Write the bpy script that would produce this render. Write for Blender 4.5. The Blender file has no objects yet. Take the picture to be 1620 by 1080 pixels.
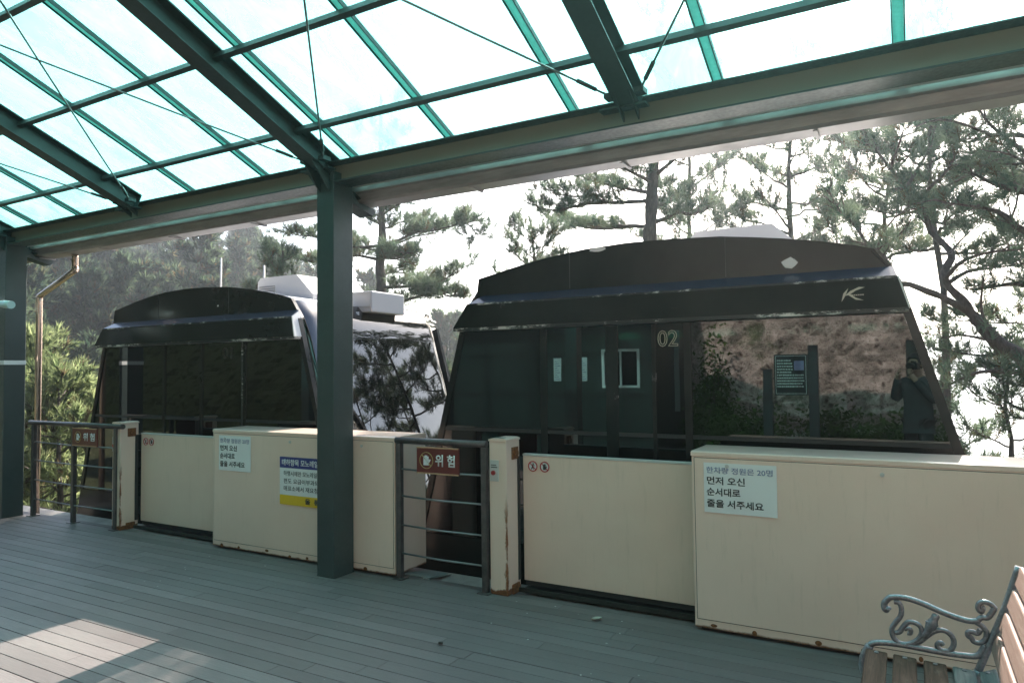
import bpy, bmesh, math, random
import numpy as np
from mathutils import Vector, Matrix, noise
R = math.radians
S = bpy.context.scene
COL = S.collection

# ------------------------------------------------------------------ camera
EYE = Vector((0, 0, 1.65)); YAW, PITCH, ROLL, FPX = 0.512979, 0.0408635, -0.0120076, 1110.086
_f = Vector((-math.sin(YAW) * math.cos(PITCH), math.cos(YAW) * math.cos(PITCH), math.sin(PITCH)))
_r0 = Vector((math.cos(YAW), math.sin(YAW), 0)); _u0 = _r0.cross(_f)
_r = _r0 * math.cos(ROLL) + _u0 * math.sin(ROLL); _u = _u0 * math.cos(ROLL) - _r0 * math.sin(ROLL)
cam_d = bpy.data.cameras.new('view_camera'); cam = bpy.data.objects.new('view_camera', cam_d); COL.objects.link(cam)
M = Matrix((_r, _u, -_f)).transposed().to_4x4(); M.translation = EYE; cam.matrix_world = M
cam_d.sensor_width = 36; cam_d.lens = 36 * FPX / 1620; cam_d.clip_start = 0.03; cam_d.clip_end = 20000
S.camera = cam

# ------------------------------------------------------------------ light
SUN_EL, SUN_AZ = R(33.0), R(-5.0)
EXPOSURE = 2.1
w = bpy.data.worlds.new('World'); S.world = w; w.use_nodes = True
nt = w.node_tree; bg = nt.nodes['Background']; sky = nt.nodes.new('ShaderNodeTexSky')
sky.sky_type = 'NISHITA'; sky.sun_disc = False; sky.sun_elevation = SUN_EL; sky.sun_rotation = SUN_AZ
sky.air_density = 1.0; sky.dust_density = 2.5; sky.ozone_density = 1.0
nt.links.new(sky.outputs[0], bg.inputs[0]); bg.inputs[1].default_value = 0.095
sd = bpy.data.lights.new('sun', 'SUN'); sun = bpy.data.objects.new('sun', sd); COL.objects.link(sun)
sd.energy = 5.0; sd.angle = R(0.53); sd.color = (1.0, 0.93, 0.83)
dirn = Vector((math.sin(SUN_AZ) * math.cos(SUN_EL), math.cos(SUN_AZ) * math.cos(SUN_EL), math.sin(SUN_EL)))
sun.rotation_euler = dirn.to_track_quat('Z', 'Y').to_euler(); sun.location = (0, 0, 40)
S.view_settings.view_transform = 'Standard'; S.view_settings.look = 'None'
S.view_settings.exposure = EXPOSURE; S.view_settings.gamma = 1
S.render.engine = 'CYCLES'
S.cycles.max_bounces = 8; S.cycles.transparent_max_bounces = 24; S.cycles.sample_clamp_indirect = 6
S.cycles.caustics_reflective = False; S.cycles.caustics_refractive = False
S.cycles.use_denoising = True

# ------------------------------------------------------------------ helpers
def U(px, py, Y):
    """point of the plane y = Y seen at a place measured in the photograph"""
    d = _f + _r * ((px - 810) / FPX) - _u * ((py - 540) / FPX)
    return EYE + d * (Y / d.y)

def new_mat(name, col=(0.5, 0.5, 0.5), rough=0.5, metal=0.0, spec=0.5, coat=0.0):
    m = bpy.data.materials.new(name); m.use_nodes = True
    b = m.node_tree.nodes['Principled BSDF']
    b.inputs['Base Color'].default_value = (*col, 1); b.inputs['Roughness'].default_value = rough
    b.inputs['Metallic'].default_value = metal; b.inputs['Specular IOR Level'].default_value = spec
    b.inputs['Coat Weight'].default_value = coat
    return m

class G:
    """tiny node-graph helper on a material"""
    def __init__(s, m): s.t = m.node_tree; s.b = s.t.nodes.get('Principled BSDF')
    def n(s, typ, **kw):
        x = s.t.nodes.new(typ)
        for k, v in kw.items():
            if k in ('op',): x.operation = v
            elif hasattr(x, k) and k not in x.inputs: setattr(x, k, v)
        return x
    def l(s, a, b): s.t.links.new(a, b)
    def coord(s, scale=(1, 1, 1), kind='Object'):
        c = s.t.nodes.new('ShaderNodeTexCoord'); mp = s.t.nodes.new('ShaderNodeMapping')
        mp.inputs['Scale'].default_value = scale; s.l(c.outputs[kind], mp.inputs[0]); return mp.outputs[0]
    def noise(s, scale, detail=4, rough=0.6, vec=None, dist=0.0):
        x = s.t.nodes.new('ShaderNodeTexNoise'); x.inputs['Scale'].default_value = scale
        x.inputs['Detail'].default_value = detail; x.inputs['Roughness'].default_value = rough; x.inputs['Distortion'].default_value = dist
        if vec is not None: s.l(vec, x.inputs['Vector'])
        return x.outputs['Fac']
    def ramp(s, fac, stops):
        x = s.t.nodes.new('ShaderNodeValToRGB'); e = x.color_ramp.elements
        while len(e) < len(stops): e.new(0.5)
        for i, (p, c) in enumerate(stops):
            e[i].position = p; e[i].color = (*c, 1) if len(c) == 3 else c
        s.l(fac, x.inputs[0]); return x.outputs[0]
    def math(s, op, a, b=0.5, c=None, clamp=False):
        x = s.t.nodes.new('ShaderNodeMath'); x.operation = op; x.use_clamp = clamp
        for i, v in enumerate((a, b) if c is None else (a, b, c)):
            if hasattr(v, 'is_output'): s.l(v, x.inputs[i])
            else: x.inputs[i].default_value = v
        return x.outputs[0]
    def mix(s, fac, a, b, blend='MIX'):
        x = s.t.nodes.new('ShaderNodeMix'); x.data_type = 'RGBA'; x.blend_type = blend
        for sock, v in ((x.inputs[0], fac), (x.inputs[6], a), (x.inputs[7], b)):
            if hasattr(v, 'is_output'): s.l(v, sock)
            elif isinstance(v, (int, float)): sock.default_value = v
            else: sock.default_value = (*v, 1)
        return x.outputs[2]
    def bump(s, h, strength=0.3, dist=0.01):
        x = s.t.nodes.new('ShaderNodeBump'); x.inputs['Strength'].default_value = strength; x.inputs['Distance'].default_value = dist
        s.l(h, x.inputs['Height']); s.l(x.outputs[0], s.b.inputs['Normal'])
    def sep(s, vec):
        x = s.t.nodes.new('ShaderNodeSeparateXYZ'); s.l(vec, x.inputs[0]); return x.outputs

def thing(name, label=None, cat=None, loc=(0, 0, 0), group=None, kind=None):
    o = bpy.data.objects.new(name, None); COL.objects.link(o); o.location = loc; o.empty_display_size = 0.1
    o['_loc'] = list(loc)
    return tag(o, label, cat, group, kind)
def tag(o, label=None, cat=None, group=None, kind=None):
    for k, v in (('label', label), ('category', cat), ('group', group), ('kind', kind)):
        if v: o[k] = v
    return o
def off(o):
    while o.parent: o = o.parent
    return Vector(o.location)
def obj(name, bm, mat, parent=None, loc=None, smooth=False, label=None):
    """bm (world coordinates) becomes ONE mesh object; free the bmesh"""
    if isinstance(bm, bpy.types.Mesh): me = bm; me.name = name
    else:
        me = bpy.data.meshes.new(name); bm.to_mesh(me); bm.free()
    sh = off(parent) if parent else Vector(loc or (0, 0, 0))
    if sh.length: me.transform(Matrix.Translation(-sh))
    for m in (mat if isinstance(mat, (list, tuple)) else [mat]): me.materials.append(m)
    if smooth:
        me.polygons.foreach_set('use_smooth', [True] * len(me.polygons))
    o = bpy.data.objects.new(name, me); COL.objects.link(o)
    if parent: o.parent = parent
    elif loc: o.location = loc
    if label: o['label'] = label
    return o
def bmn(): return bmesh.new()
def box(bm, x0, x1, y0, y1, z0, z1, bev=0.0, mi=0, mat=None):
    vs = [bm.verts.new(v) for v in ((x0, y0, z0), (x1, y0, z0), (x1, y1, z0), (x0, y1, z0), (x0, y0, z1), (x1, y0, z1), (x1, y1, z1), (x0, y1, z1))]
    fs = [bm.faces.new([vs[i] for i in q]) for q in ((3, 2, 1, 0), (4, 5, 6, 7), (0, 1, 5, 4), (1, 2, 6, 5), (2, 3, 7, 6), (3, 0, 4, 7))]
    for f in fs: f.material_index = mi
    if bev:
        es = {e for f in fs for e in f.edges}
        r = bmesh.ops.bevel(bm, geom=list(es), offset=bev, segments=2, affect='EDGES', profile=0.5)
        for f in r['faces']: f.material_index = mi
        if mat is not None:
            vv = {v for f in r['faces'] for v in f.verts} | {v for v in vs if v.is_valid}
            bmesh.ops.transform(bm, matrix=mat, verts=list(vv))
    elif mat is not None: bmesh.ops.transform(bm, matrix=mat, verts=vs)
    return bm
def bar(bm, a, b, wx, wz, up=(0, 0, 1), bev=0.0):
    """rectangular bar from a to b"""
    a, b = Vector(a), Vector(b); d = b - a; L = d.length; d.normalize()
    up = Vector(up); s = d.cross(up).normalized(); u = s.cross(d)
    mt = Matrix((s, d, u)).transposed().to_4x4(); mt.translation = a
    return box(bm, -wx / 2, wx / 2, 0, L, -wz / 2, wz / 2, bev, 0, mt)
def tube(bm, pts, r, n=10, cap=True, closed=False):
    pts = [Vector(p) for p in pts]; N = len(pts)
    rs = r if isinstance(r, (list, tuple)) else [r] * N
    t0 = (pts[1] - pts[0]).normalized(); up = Vector((0, 0, 1)) if abs(t0.z) < 0.9 else Vector((1, 0, 0))
    s = t0.cross(up).normalized(); rings = []
    for i, p in enumerate(pts):
        if closed: t = (pts[(i + 1) % N] - pts[i - 1]).normalized()
        else: t = (pts[min(i + 1, N - 1)] - pts[max(i - 1, 0)]).normalized()
        s = (s - t * s.dot(t)).normalized(); q = t.cross(s)
        rings.append([bm.verts.new(p + (s * math.cos(k * 2 * math.pi / n) + q * math.sin(k * 2 * math.pi / n)) * rs[i]) for k in range(n)])
    for i in range(N if closed else N - 1):
        A, B = rings[i], rings[(i + 1) % N]
        for k in range(n):
            bm.faces.new((A[k], A[(k + 1) % n], B[(k + 1) % n], B[k])).smooth = True
    if cap and not closed:
        bm.faces.new(list(reversed(rings[0]))); bm.faces.new(rings[-1])
    return bm
def prism(bm, poly, y0, y1, axis='Y', mi=0):
    """polygon in (x,z) extruded along y (or (y,z) along x, or (x,y) along z)"""
    def v(p, t): return {'Y': (p[0], t, p[1]), 'X': (t, p[0], p[1]), 'Z': (p[0], p[1], t)}[axis]
    A = [bm.verts.new(v(p, y0)) for p in poly]; B = [bm.verts.new(v(p, y1)) for p in poly]; n = len(poly)
    fs = [bm.faces.new(A), bm.faces.new(list(reversed(B)))]
    for i in range(n): fs.append(bm.faces.new((A[i], B[i], B[(i + 1) % n], A[(i + 1) % n])))
    for f in fs: f.material_index = mi
    bmesh.ops.recalc_face_normals(bm, faces=fs)
    return bm
def sphere(bm, c, rx, ry=None, rz=None, seg=14):
    ry = ry or rx; rz = rz or rx
    bmesh.ops.create_uvsphere(bm, u_segments=seg, v_segments=seg // 2 + 1, radius=1, matrix=Matrix.Translation(c) @ Matrix.Diagonal((rx, ry, rz, 1)))
    return bm
def cyl(bm, c, r, h, axis='Z', n=20):
    c = Vector(c); a = {'X': Vector((1, 0, 0)), 'Y': Vector((0, 1, 0)), 'Z': Vector((0, 0, 1))}[axis]
    return tube(bm, [c - a * h / 2, c + a * h / 2], r, n)
def smooth_path(pts, sub=6, closed=False):
    pts = [Vector(p) for p in pts]; out = []; n = len(pts)
    for i in range(n - 1):
        p0, p1, p2, p3 = pts[max(i - 1, 0)], pts[i], pts[i + 1], pts[min(i + 2, n - 1)]
        for k in range(sub):
            t = k / sub
            out.append(0.5 * ((2 * p1) + (p2 - p0) * t + (2 * p0 - 5 * p1 + 4 * p2 - p3) * t * t + (3 * p1 - p0 - 3 * p2 + p3) * t ** 3))
    return out + [pts[-1]]
def text_bm(s, x, z, y, size, bold=0.0, width=None, align='LEFT', outline=0.0, depth=0.002, track=1.0):
    """lettering standing on the plane y, facing -Y; x is left (or centre), z the baseline"""
    c = bpy.data.curves.new('lettering', 'FONT'); c.body = s; c.size = size; c.align_x = align; c.space_character = track
    c.offset = bold * size; c.extrude = 0.0; c.resolution_u = 3
    if outline: c.fill_mode = 'NONE'; c.bevel_depth = outline; c.bevel_resolution = 0
    o = bpy.data.objects.new('lettering', c); COL.objects.link(o)
    dg = bpy.context.evaluated_depsgraph_get(); me = bpy.data.meshes.new_from_object(o.evaluated_get(dg))
    bpy.data.objects.remove(o); bpy.data.curves.remove(c)
    xs = [v.co.x for v in me.vertices]; k = 1.0
    if width and xs: k = width / (max(xs) - min(xs))
    me.transform(Matrix(((k, 0, 0, x), (0, 0, 1, y), (0, 1, 0, z), (0, 0, 0, 1))))
    bm = bmn(); bm.from_mesh(me); bpy.data.meshes.remove(me)
    if not outline:
        r = bmesh.ops.extrude_face_region(bm, geom=bm.faces[:])
        bmesh.ops.translate(bm, vec=(0, -depth, 0), verts=[v for v in r['geom'] if isinstance(v, bmesh.types.BMVert)])
    return bm
def join(a, b):
    me = bpy.data.meshes.new('t'); b.to_mesh(me); b.free(); a.from_mesh(me); bpy.data.meshes.remove(me); return a
def copy_tree(o, parent=None, loc=None):
    c = o.copy(); COL.objects.link(c); c.parent = parent
    if loc is not None: c.location = loc
    for ch in [x for x in bpy.data.objects if x.parent == o]: copy_tree(ch, c)
    return c

# ------------------------------------------------------------------ materials
def m_steel():
    m = new_mat('green_grey_painted_steel', (0.06, 0.085, 0.08), 0.42); g = G(m); v = g.coord((1, 1, 1))
    n = g.noise(3.0, 5, 0.65, v); n2 = g.noise(40, 3, 0.5, v)
    g.l(g.mix(g.math('MULTIPLY', n2, 0.35), g.ramp(n, [(0.3, (0.026, 0.042, 0.042)), (0.7, (0.044, 0.062, 0.061))]), (0.045, 0.060, 0.055)), g.b.inputs['Base Color'])
    g.l(g.ramp(n2, [(0.3, (0.35,) * 3), (0.7, (0.55,) * 3)]), g.b.inputs['Roughness']); g.bump(n2, 0.06, 0.002); return m
def m_cream(rust_z=None, amount=0.0):
    """cream enamel; rust bites the lower edge (height measured from the thing's base)"""
    m = new_mat('cream_painted_sheet_metal', (0.74, 0.60, 0.40), 0.38); g = G(m); v = g.coord((1, 1, 1))
    base = g.ramp(g.noise(1.6, 4, 0.6, v), [(0.3, (0.71, 0.535, 0.44)), (0.75, (0.77, 0.595, 0.495))])
    st = g.noise(5, 5, 0.7, g.coord((7, 7, 0.7)))
    base = g.mix(g.ramp(st, [(0.56, (0, 0, 0)), (0.80, (0.26,) * 3)]), base, (0.40, 0.32, 0.23))
    fine = g.noise(160, 2, 0.5, v)
    base = g.mix(g.ramp(fine, [(0.68, (0, 0, 0)), (0.75, (0.25,) * 3)]), base, (0.45, 0.38, 0.27))
    z = g.sep(g.coord())[2]
    if rust_z is not None:
        n = g.noise(9, 6, 0.7, v)
        edge = g.math('SUBTRACT', g.math('MULTIPLY', n, amount), g.math('SUBTRACT', z, rust_z))
        mask = g.ramp(edge, [(0.0, (0, 0, 0)), (0.012, (1, 1, 1))])
        rc = g.ramp(g.noise(60, 4, 0.7, v), [(0.3, (0.05, 0.018, 0.008)), (0.6, (0.20, 0.07, 0.022)), (0.8, (0.32, 0.14, 0.05))])
        base = g.mix(mask, base, rc)
        g.l(g.ramp(mask, [(0, (0.36,) * 3), (1, (0.9,) * 3)]), g.b.inputs['Roughness'])
    g.l(base, g.b.inputs['Base Color']); g.bump(g.noise(2.2, 2, 0.5, v), 0.12, 0.02); return m
def m_rust_post():
    m = m_cream(0.0, 0.09); g = G(m); v = g.coord((1, 1, 1)); src = g.b.inputs['Base Color'].links[0].from_socket
    n = g.noise(12, 6, 0.75, g.coord((1, 1, 0.45))); x = g.sep(g.coord())
    nr = g.math('ABSOLUTE', g.math('SUBTRACT', x[0], 0.072)); ny = g.math('ABSOLUTE', g.math('SUBTRACT', x[1], -0.10))
    edge = g.math('ADD', nr, ny)
    mask = g.ramp(g.math('SUBTRACT', g.math('MULTIPLY', n, 0.11), g.math('ADD', edge, 0.040)), [(0.0, (0, 0, 0)), (0.012, (1, 1, 1))])
    low = g.ramp(x[2], [(0.55, (1, 1, 1)), (0.75, (0, 0, 0))])
    rc = g.ramp(g.noise(70, 4, 0.7, v), [(0.3, (0.08, 0.025, 0.010)), (0.6, (0.27, 0.095, 0.028)), (0.8, (0.36, 0.16, 0.06))])
    g.l(g.mix(g.math('MULTIPLY', mask, low), src, rc), g.b.inputs['Base Color']); return m
def m_rust():
    m = new_mat('rust', (0.2, 0.07, 0.02), 0.9); g = G(m); v = g.coord((1, 1, 1))
    g.l(g.ramp(g.noise(60, 5, 0.7, v), [(0.3, (0.05, 0.02, 0.01)), (0.55, (0.20, 0.07, 0.02)), (0.8, (0.33, 0.15, 0.06))]), g.b.inputs['Base Color'])
    g.bump(g.noise(120, 3, 0.6, v), 0.5, 0.004); return m
def m_deck():
    m = new_mat('weathered_deck_board', (0.2, 0.18, 0.17), 0.55, spec=0.30); g = G(m)
    a = g.t.nodes.new('ShaderNodeAttribute'); a.attribute_name = 'board'
    v = g.coord((1.2, 22, 1)); v2 = g.coord((1, 1, 1))
    grain = g.noise(6, 6, 0.7, v, 0.4); blot = g.noise(0.9, 5, 0.6, v2)
    c = g.ramp(a.outputs['Fac'], [(0.0, (0.126, 0.102, 0.100)), (0.5, (0.156, 0.127, 0.125)), (1.0, (0.195, 0.160, 0.157))])
    c = g.mix(g.ramp(grain, [(0.35, (0.45,) * 3), (0.65, (0, 0, 0))]), c, (0.065, 0.06, 0.055))
    c = g.mix(g.ramp(blot, [(0.45, (0, 0, 0)), (0.75, (0.35,) * 3)]), c, (0.20, 0.185, 0.175))
    vo = g.t.nodes.new('ShaderNodeTexVoronoi'); vo.inputs['Scale'].default_value = 9; g.l(v2, vo.inputs['Vector'])
    patch = g.ramp(g.noise(0.8, 2, 0.5, v2), [(0.48, (0, 0, 0)), (0.6, (1, 1, 1))])
    spots = g.math('MULTIPLY', g.ramp(vo.outputs['Distance'], [(0.045, (1, 1, 1)), (0.06, (0, 0, 0))]), patch)
    c = g.mix(spots, c, (0.55, 0.54, 0.50))
    fine = g.noise(230, 2, 0.5, v2)
    c = g.mix(g.ramp(fine, [(0.55, (0, 0, 0)), (0.75, (0.3,) * 3)]), c, (0.08, 0.075, 0.07))
    g.l(c, g.b.inputs['Base Color']); g.l(g.ramp(blot, [(0.3, (0.42,) * 3), (0.7, (0.62,) * 3)]), g.b.inputs['Roughness'])
    g.bump(grain, 0.25, 0.004); return m
def m_sheet():
    m = bpy.data.materials.new('teal_polycarbonate_sheet'); m.use_nodes = True; t = m.node_tree; t.nodes.clear(); g = G(m)
    out = t.nodes.new('ShaderNodeOutputMaterial'); tr = t.nodes.new('ShaderNodeBsdfTransparent'); tl = t.nodes.new('ShaderNodeBsdfTranslucent')
    gl = t.nodes.new('ShaderNodeBsdfGlossy'); m1 = t.nodes.new('ShaderNodeMixShader'); m2 = t.nodes.new('ShaderNodeMixShader'); fr = t.nodes.new('ShaderNodeFresnel')
    v = g.coord((1, 1, 1)); dirt = g.noise(2.2, 7, 0.72, g.coord((1.6, .55, 1)), .5)
    g.l(g.ramp(dirt, [(0.3, (0.66, 0.95, 0.945)), (0.8, (0.56, 0.905, 0.895))]), tr.inputs[0])
    tl.inputs[0].default_value = (0.54, 0.965, 0.94, 1)
    g.l(g.ramp(dirt, [(0.32, (0.14,) * 3), (0.72, (0.46,) * 3)]), m1.inputs[0]); g.l(tr.outputs[0], m1.inputs[1]); g.l(tl.outputs[0], m1.inputs[2])
    gl.inputs['Roughness'].default_value = 0.08; fr.inputs[0].default_value = 1.45
    g.l(g.math('MULTIPLY', fr.outputs[0], 0.6), m2.inputs[0]); g.l(m1.outputs[0], m2.inputs[1]); g.l(gl.outputs[0], m2.inputs[2]); g.l(m2.outputs[0], out.inputs[0]); return m
def m_tint(name, tint, ior=1.62, rough=0.004):
    m = bpy.data.materials.new(name); m.use_nodes = True; t = m.node_tree; t.nodes.clear(); g = G(m)
    out = t.nodes.new('ShaderNodeOutputMaterial'); tr = t.nodes.new('ShaderNodeBsdfTransparent'); gl = t.nodes.new('ShaderNodeBsdfGlossy')
    mx = t.nodes.new('ShaderNodeMixShader'); fr = t.nodes.new('ShaderNodeFresnel'); fr.inputs[0].default_value = ior
    tr.inputs[0].default_value = (*tint, 1); gl.inputs['Roughness'].default_value = rough
    bp = t.nodes.new('ShaderNodeBump'); bp.inputs['Strength'].default_value = 0.02; bp.inputs['Distance'].default_value = 0.02
    g.l(g.noise(1.7, 2, 0.4, g.coord()), bp.inputs['Height']); g.l(bp.outputs[0], gl.inputs['Normal'])
    g.l(fr.outputs[0], mx.inputs[0]); g.l(tr.outputs[0], mx.inputs[1]); g.l(gl.outputs[0], mx.inputs[2]); g.l(mx.outputs[0], out.inputs[0]); return m
def m_car_black():
    m = new_mat('weathered_black_gloss_paint', (0.02, 0.02, 0.02), 0.16, spec=0.32); g = G(m); v = g.coord()
    n = g.noise(2.2, 5, 0.65, v); sc = g.noise(14, 5, 0.75, g.coord((0.35, 1, 2.4)), 0.6)
    c = g.ramp(n, [(0.3, (0.008, 0.010, 0.010)), (0.75, (0.020, 0.020, 0.019))])
    c = g.mix(g.ramp(sc, [(0.66, (0, 0, 0)), (0.80, (0.45,) * 3)]), c, (0.075, 0.055, 0.045))
    g.l(c, g.b.inputs['Base Color']); g.l(g.ramp(n, [(0.3, (0.10,) * 3), (0.8, (0.34,) * 3)]), g.b.inputs['Roughness']); g.bump(g.noise(1.4, 2, 0.5, v), 0.10, 0.02); return m
def m_chip():
    """bare white primer showing where the black paint has flaked"""
    m = new_mat('flaking_black_paint_edge', (0.02, 0.02, 0.02), 0.4); g = G(m); v = g.coord((1, 1, 1))
    n = g.noise(9, 6, 0.8, g.coord((1, 1, 3)))
    k = g.ramp(g.math('MULTIPLY', n, g.noise(1.3, 2, 0.5, v)), [(0.265, (0, 0, 0)), (0.30, (1, 1, 1))])
    g.l(g.mix(k, (0.02, 0.022, 0.022), (0.62, 0.60, 0.56)), g.b.inputs['Base Color']); return m
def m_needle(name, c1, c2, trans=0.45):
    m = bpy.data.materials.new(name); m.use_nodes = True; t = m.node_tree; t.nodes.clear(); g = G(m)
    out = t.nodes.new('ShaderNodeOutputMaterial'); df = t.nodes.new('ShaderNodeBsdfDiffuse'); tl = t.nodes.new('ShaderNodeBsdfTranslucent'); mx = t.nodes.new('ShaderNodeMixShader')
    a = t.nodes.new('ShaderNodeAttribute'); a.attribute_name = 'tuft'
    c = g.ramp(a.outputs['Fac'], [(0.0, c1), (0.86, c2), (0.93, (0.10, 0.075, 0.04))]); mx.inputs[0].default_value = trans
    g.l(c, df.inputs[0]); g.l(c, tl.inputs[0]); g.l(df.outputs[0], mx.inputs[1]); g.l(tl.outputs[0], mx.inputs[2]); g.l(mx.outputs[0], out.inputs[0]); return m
def m_bark():
    m = new_mat('pine_bark', (0.10, 0.075, 0.06), 0.9); g = G(m); v = g.coord((9, 9, 2.2))
    n = g.noise(3, 6, 0.7, v, 0.5); g.l(g.ramp(n, [(0.3, (0.035, 0.027, 0.024)), (0.6, (0.11, 0.085, 0.07)), (0.8, (0.17, 0.13, 0.11))]), g.b.inputs['Base Color']); g.bump(n, 0.8, 0.03); return m
def m_wood(name, ca, cb, cc, axis=1, rough=0.6):
    m = new_mat(name, ca, rough, spec=0.18); g = G(m); sc = [26, 26, 26]; sc[axis] = 1.6
    n = g.noise(2.2, 7, 0.72, g.coord(tuple(sc)), 0.8); w2 = g.noise(4, 5, 0.7, g.coord((3, 1.2, 3)))
    c = g.ramp(n, [(0.30, ca), (0.55, cb), (0.75, cc)]); g.l(g.mix(g.ramp(w2, [(0.58, (0, 0, 0)), (0.80, (0.4,) * 3)]), c, (0.34, 0.27, 0.23)), g.b.inputs['Base Color'])
    g.bump(n, 0.45, 0.004); return m
WEB = new_mat('olive_cream_paint', (0.19, 0.195, 0.15), 0.5); STEEL = m_steel(); CREAM = m_cream(); LID = m_cream(); LID.node_tree.nodes['Principled BSDF'].inputs['Coat Weight'].default_value = .7; LID.node_tree.nodes['Principled BSDF'].inputs['Coat Roughness'].default_value = .15; CREAM_R = m_cream(0.0, 0.032); CREAM_G = m_cream(0.0, 0.03); CREAM_P = m_rust_post(); RUST = m_rust(); DECK = m_deck(); SHEET = m_sheet()
GLASS = m_tint('dark_tinted_window_glass', (0.032, 0.085, 0.068), 1.95); BLACKGLASS = m_tint('black_windscreen_glass', (0.012, 0.02, 0.02), 2.2)
CLEAR = m_tint('clear_pane', (0.55, 0.6, 0.6), 1.5)
CAR = m_car_black()
BARM = bpy.data.materials.new('frosted_teal_glazing_bar'); BARM.use_nodes = True; g = G(BARM); tl_ = g.n('ShaderNodeBsdfTranslucent'); mx_ = g.n('ShaderNodeMixShader'); v = g.coord()
g.b.inputs['Base Color'].default_value = (.40, .62, .59, 1); g.b.inputs['Roughness'].default_value = .5; mx_.inputs[0].default_value = .72; ns_ = g.noise(45, 4, .7, v)
g.l(g.ramp(ns_, [(.3, (.30, .50, .47)), (.7, (.46, .64, .61))]), tl_.inputs[0]); g.l(g.b.outputs[0], mx_.inputs[1]); g.l(tl_.outputs[0], mx_.inputs[2]); g.l(mx_.outputs[0], g.t.nodes['Material Output'].inputs[0]); CHIP = m_chip(); BARK = m_bark()
WHITE = new_mat('white_gloss_panel', (0.78, 0.77, 0.76), 0.3); UNITG = new_mat('off_white_unit_paint', (0.50, 0.49, 0.48), 0.4); LGREY = new_mat('pale_grey_plastic', (0.50, 0.49, 0.47), 0.5)
DARK = new_mat('dark_rubber', (0.02, 0.022, 0.022), 0.6); RAILP = new_mat('dark_brown_rail_paint', (0.07, 0.06, 0.055), 0.32)
RODM = new_mat('dull_steel_rod', (0.20, 0.22, 0.22), 0.35, 0.6); ALU = new_mat('aluminium_glazing_bar', (0.42, 0.47, 0.46), 0.45, 0.2)
GUT = new_mat('brownish_grey_gutter', (0.25, 0.23, 0.215), 0.42, 0.3); PIPE_STEEL = new_mat('steel_pipe_coppery_reflections', (0.50, 0.38, 0.31), 0.22, 0.8)  # downpipe: coppery reflections are put into the steel's colour
CAST = new_mat('silver_grey_cast_iron', (0.26, 0.26, 0.275), 0.33, 0.55); PAPER = new_mat('laminated_white_paper', (0.72, 0.74, 0.74), 0.35)
INK = new_mat('black_ink', (0.03, 0.035, 0.035), 0.6); BLUE = new_mat('navy_blue_print', (0.035, 0.045, 0.20), 0.4); BLUEINK = new_mat('faded_blue_ink', (0.18, 0.22, 0.36), 0.5); YELL = new_mat('yellow_print', (0.72, 0.47, 0.02), 0.4)
BROWN = new_mat('reddish_brown_sign_paint', (0.125, 0.018, 0.014), 0.35); GOLD = new_mat('gold_line', (0.42, 0.30, 0.11), 0.4); REDP = new_mat('red_print', (0.42, 0.03, 0.035), 0.4); TAN = new_mat('tan_edge_strip', (0.46, 0.28, 0.16), 0.4)
STRIP = new_mat('dark_blue_gloss_paint', (0.012, 0.03, 0.055), 0.2); LOGO = new_mat('beige_vinyl', (0.52, 0.45, 0.36), 0.4)
SEATW = new_mat('green_seat', (0.02, 0.10, 0.07), 0.5); CONC = new_mat('concrete', (0.36, 0.32, 0.29), 0.8)
g = G(CONC); v = g.coord(); g.l(g.ramp(g.noise(4, 6, 0.7, v), [(0.3, (0.22, 0.20, 0.185)), (0.7, (0.40, 0.365, 0.33))]), g.b.inputs['Base Color'])
g = G(GUT); v = g.coord((1, 1, 6)); g.l(g.ramp(g.noise(2, 5, 0.7, v), [(0.3, (0.22, 0.205, 0.205)), (0.7, (0.38, 0.35, 0.35))]), g.b.inputs['Base Color'])
g = G(CAST); v = g.coord(); n = g.noise(90, 3, 0.6, v); g.l(g.ramp(n, [(0.35, (0.22, 0.22, 0.24)), (0.65, (0.32, 0.32, 0.345))]), g.b.inputs['Base Color']); g.bump(n, 0.35, 0.002)
g = G(RAILP); v = g.coord(); g.l(g.ramp(g.noise(14, 5, 0.7, v), [(0.35, (0.045, 0.04, 0.04)), (0.7, (0.10, 0.085, 0.08))]), g.b.inputs['Base Color'])
BENCH_S = m_wood('weathered_brown_slat', (0.035, 0.018, 0.013), (0.105, 0.056, 0.040), (0.17, 0.098, 0.073)); BENCH_B = m_wood('reddish_brown_varnished_slat', (0.20, 0.115, 0.09), (0.27, 0.17, 0.14), (0.34, 0.235, 0.20))
PALEBOARD = m_wood('grey_worn_slat', (0.10, 0.10, 0.10), (0.17, 0.165, 0.16), (0.24, 0.23, 0.225))
NEEDLE = m_needle('pine_needles', (0.065, 0.105, 0.075), (0.16, 0.20, 0.13), .55); NEEDLE_Y = m_needle('sunny_pine_needles', (0.085, 0.125, 0.05), (0.31, 0.35, 0.17), .5); NEEDLE_F = m_needle('far_pine_needles', (0.022, 0.045, 0.032), (0.10, 0.135, 0.075), .5)  # sunny needles: the sunlit brightness is put into their colour
LEAF = m_needle('shrub_leaves', (0.04, 0.09, 0.02), (0.10, 0.16, 0.04))

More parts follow.
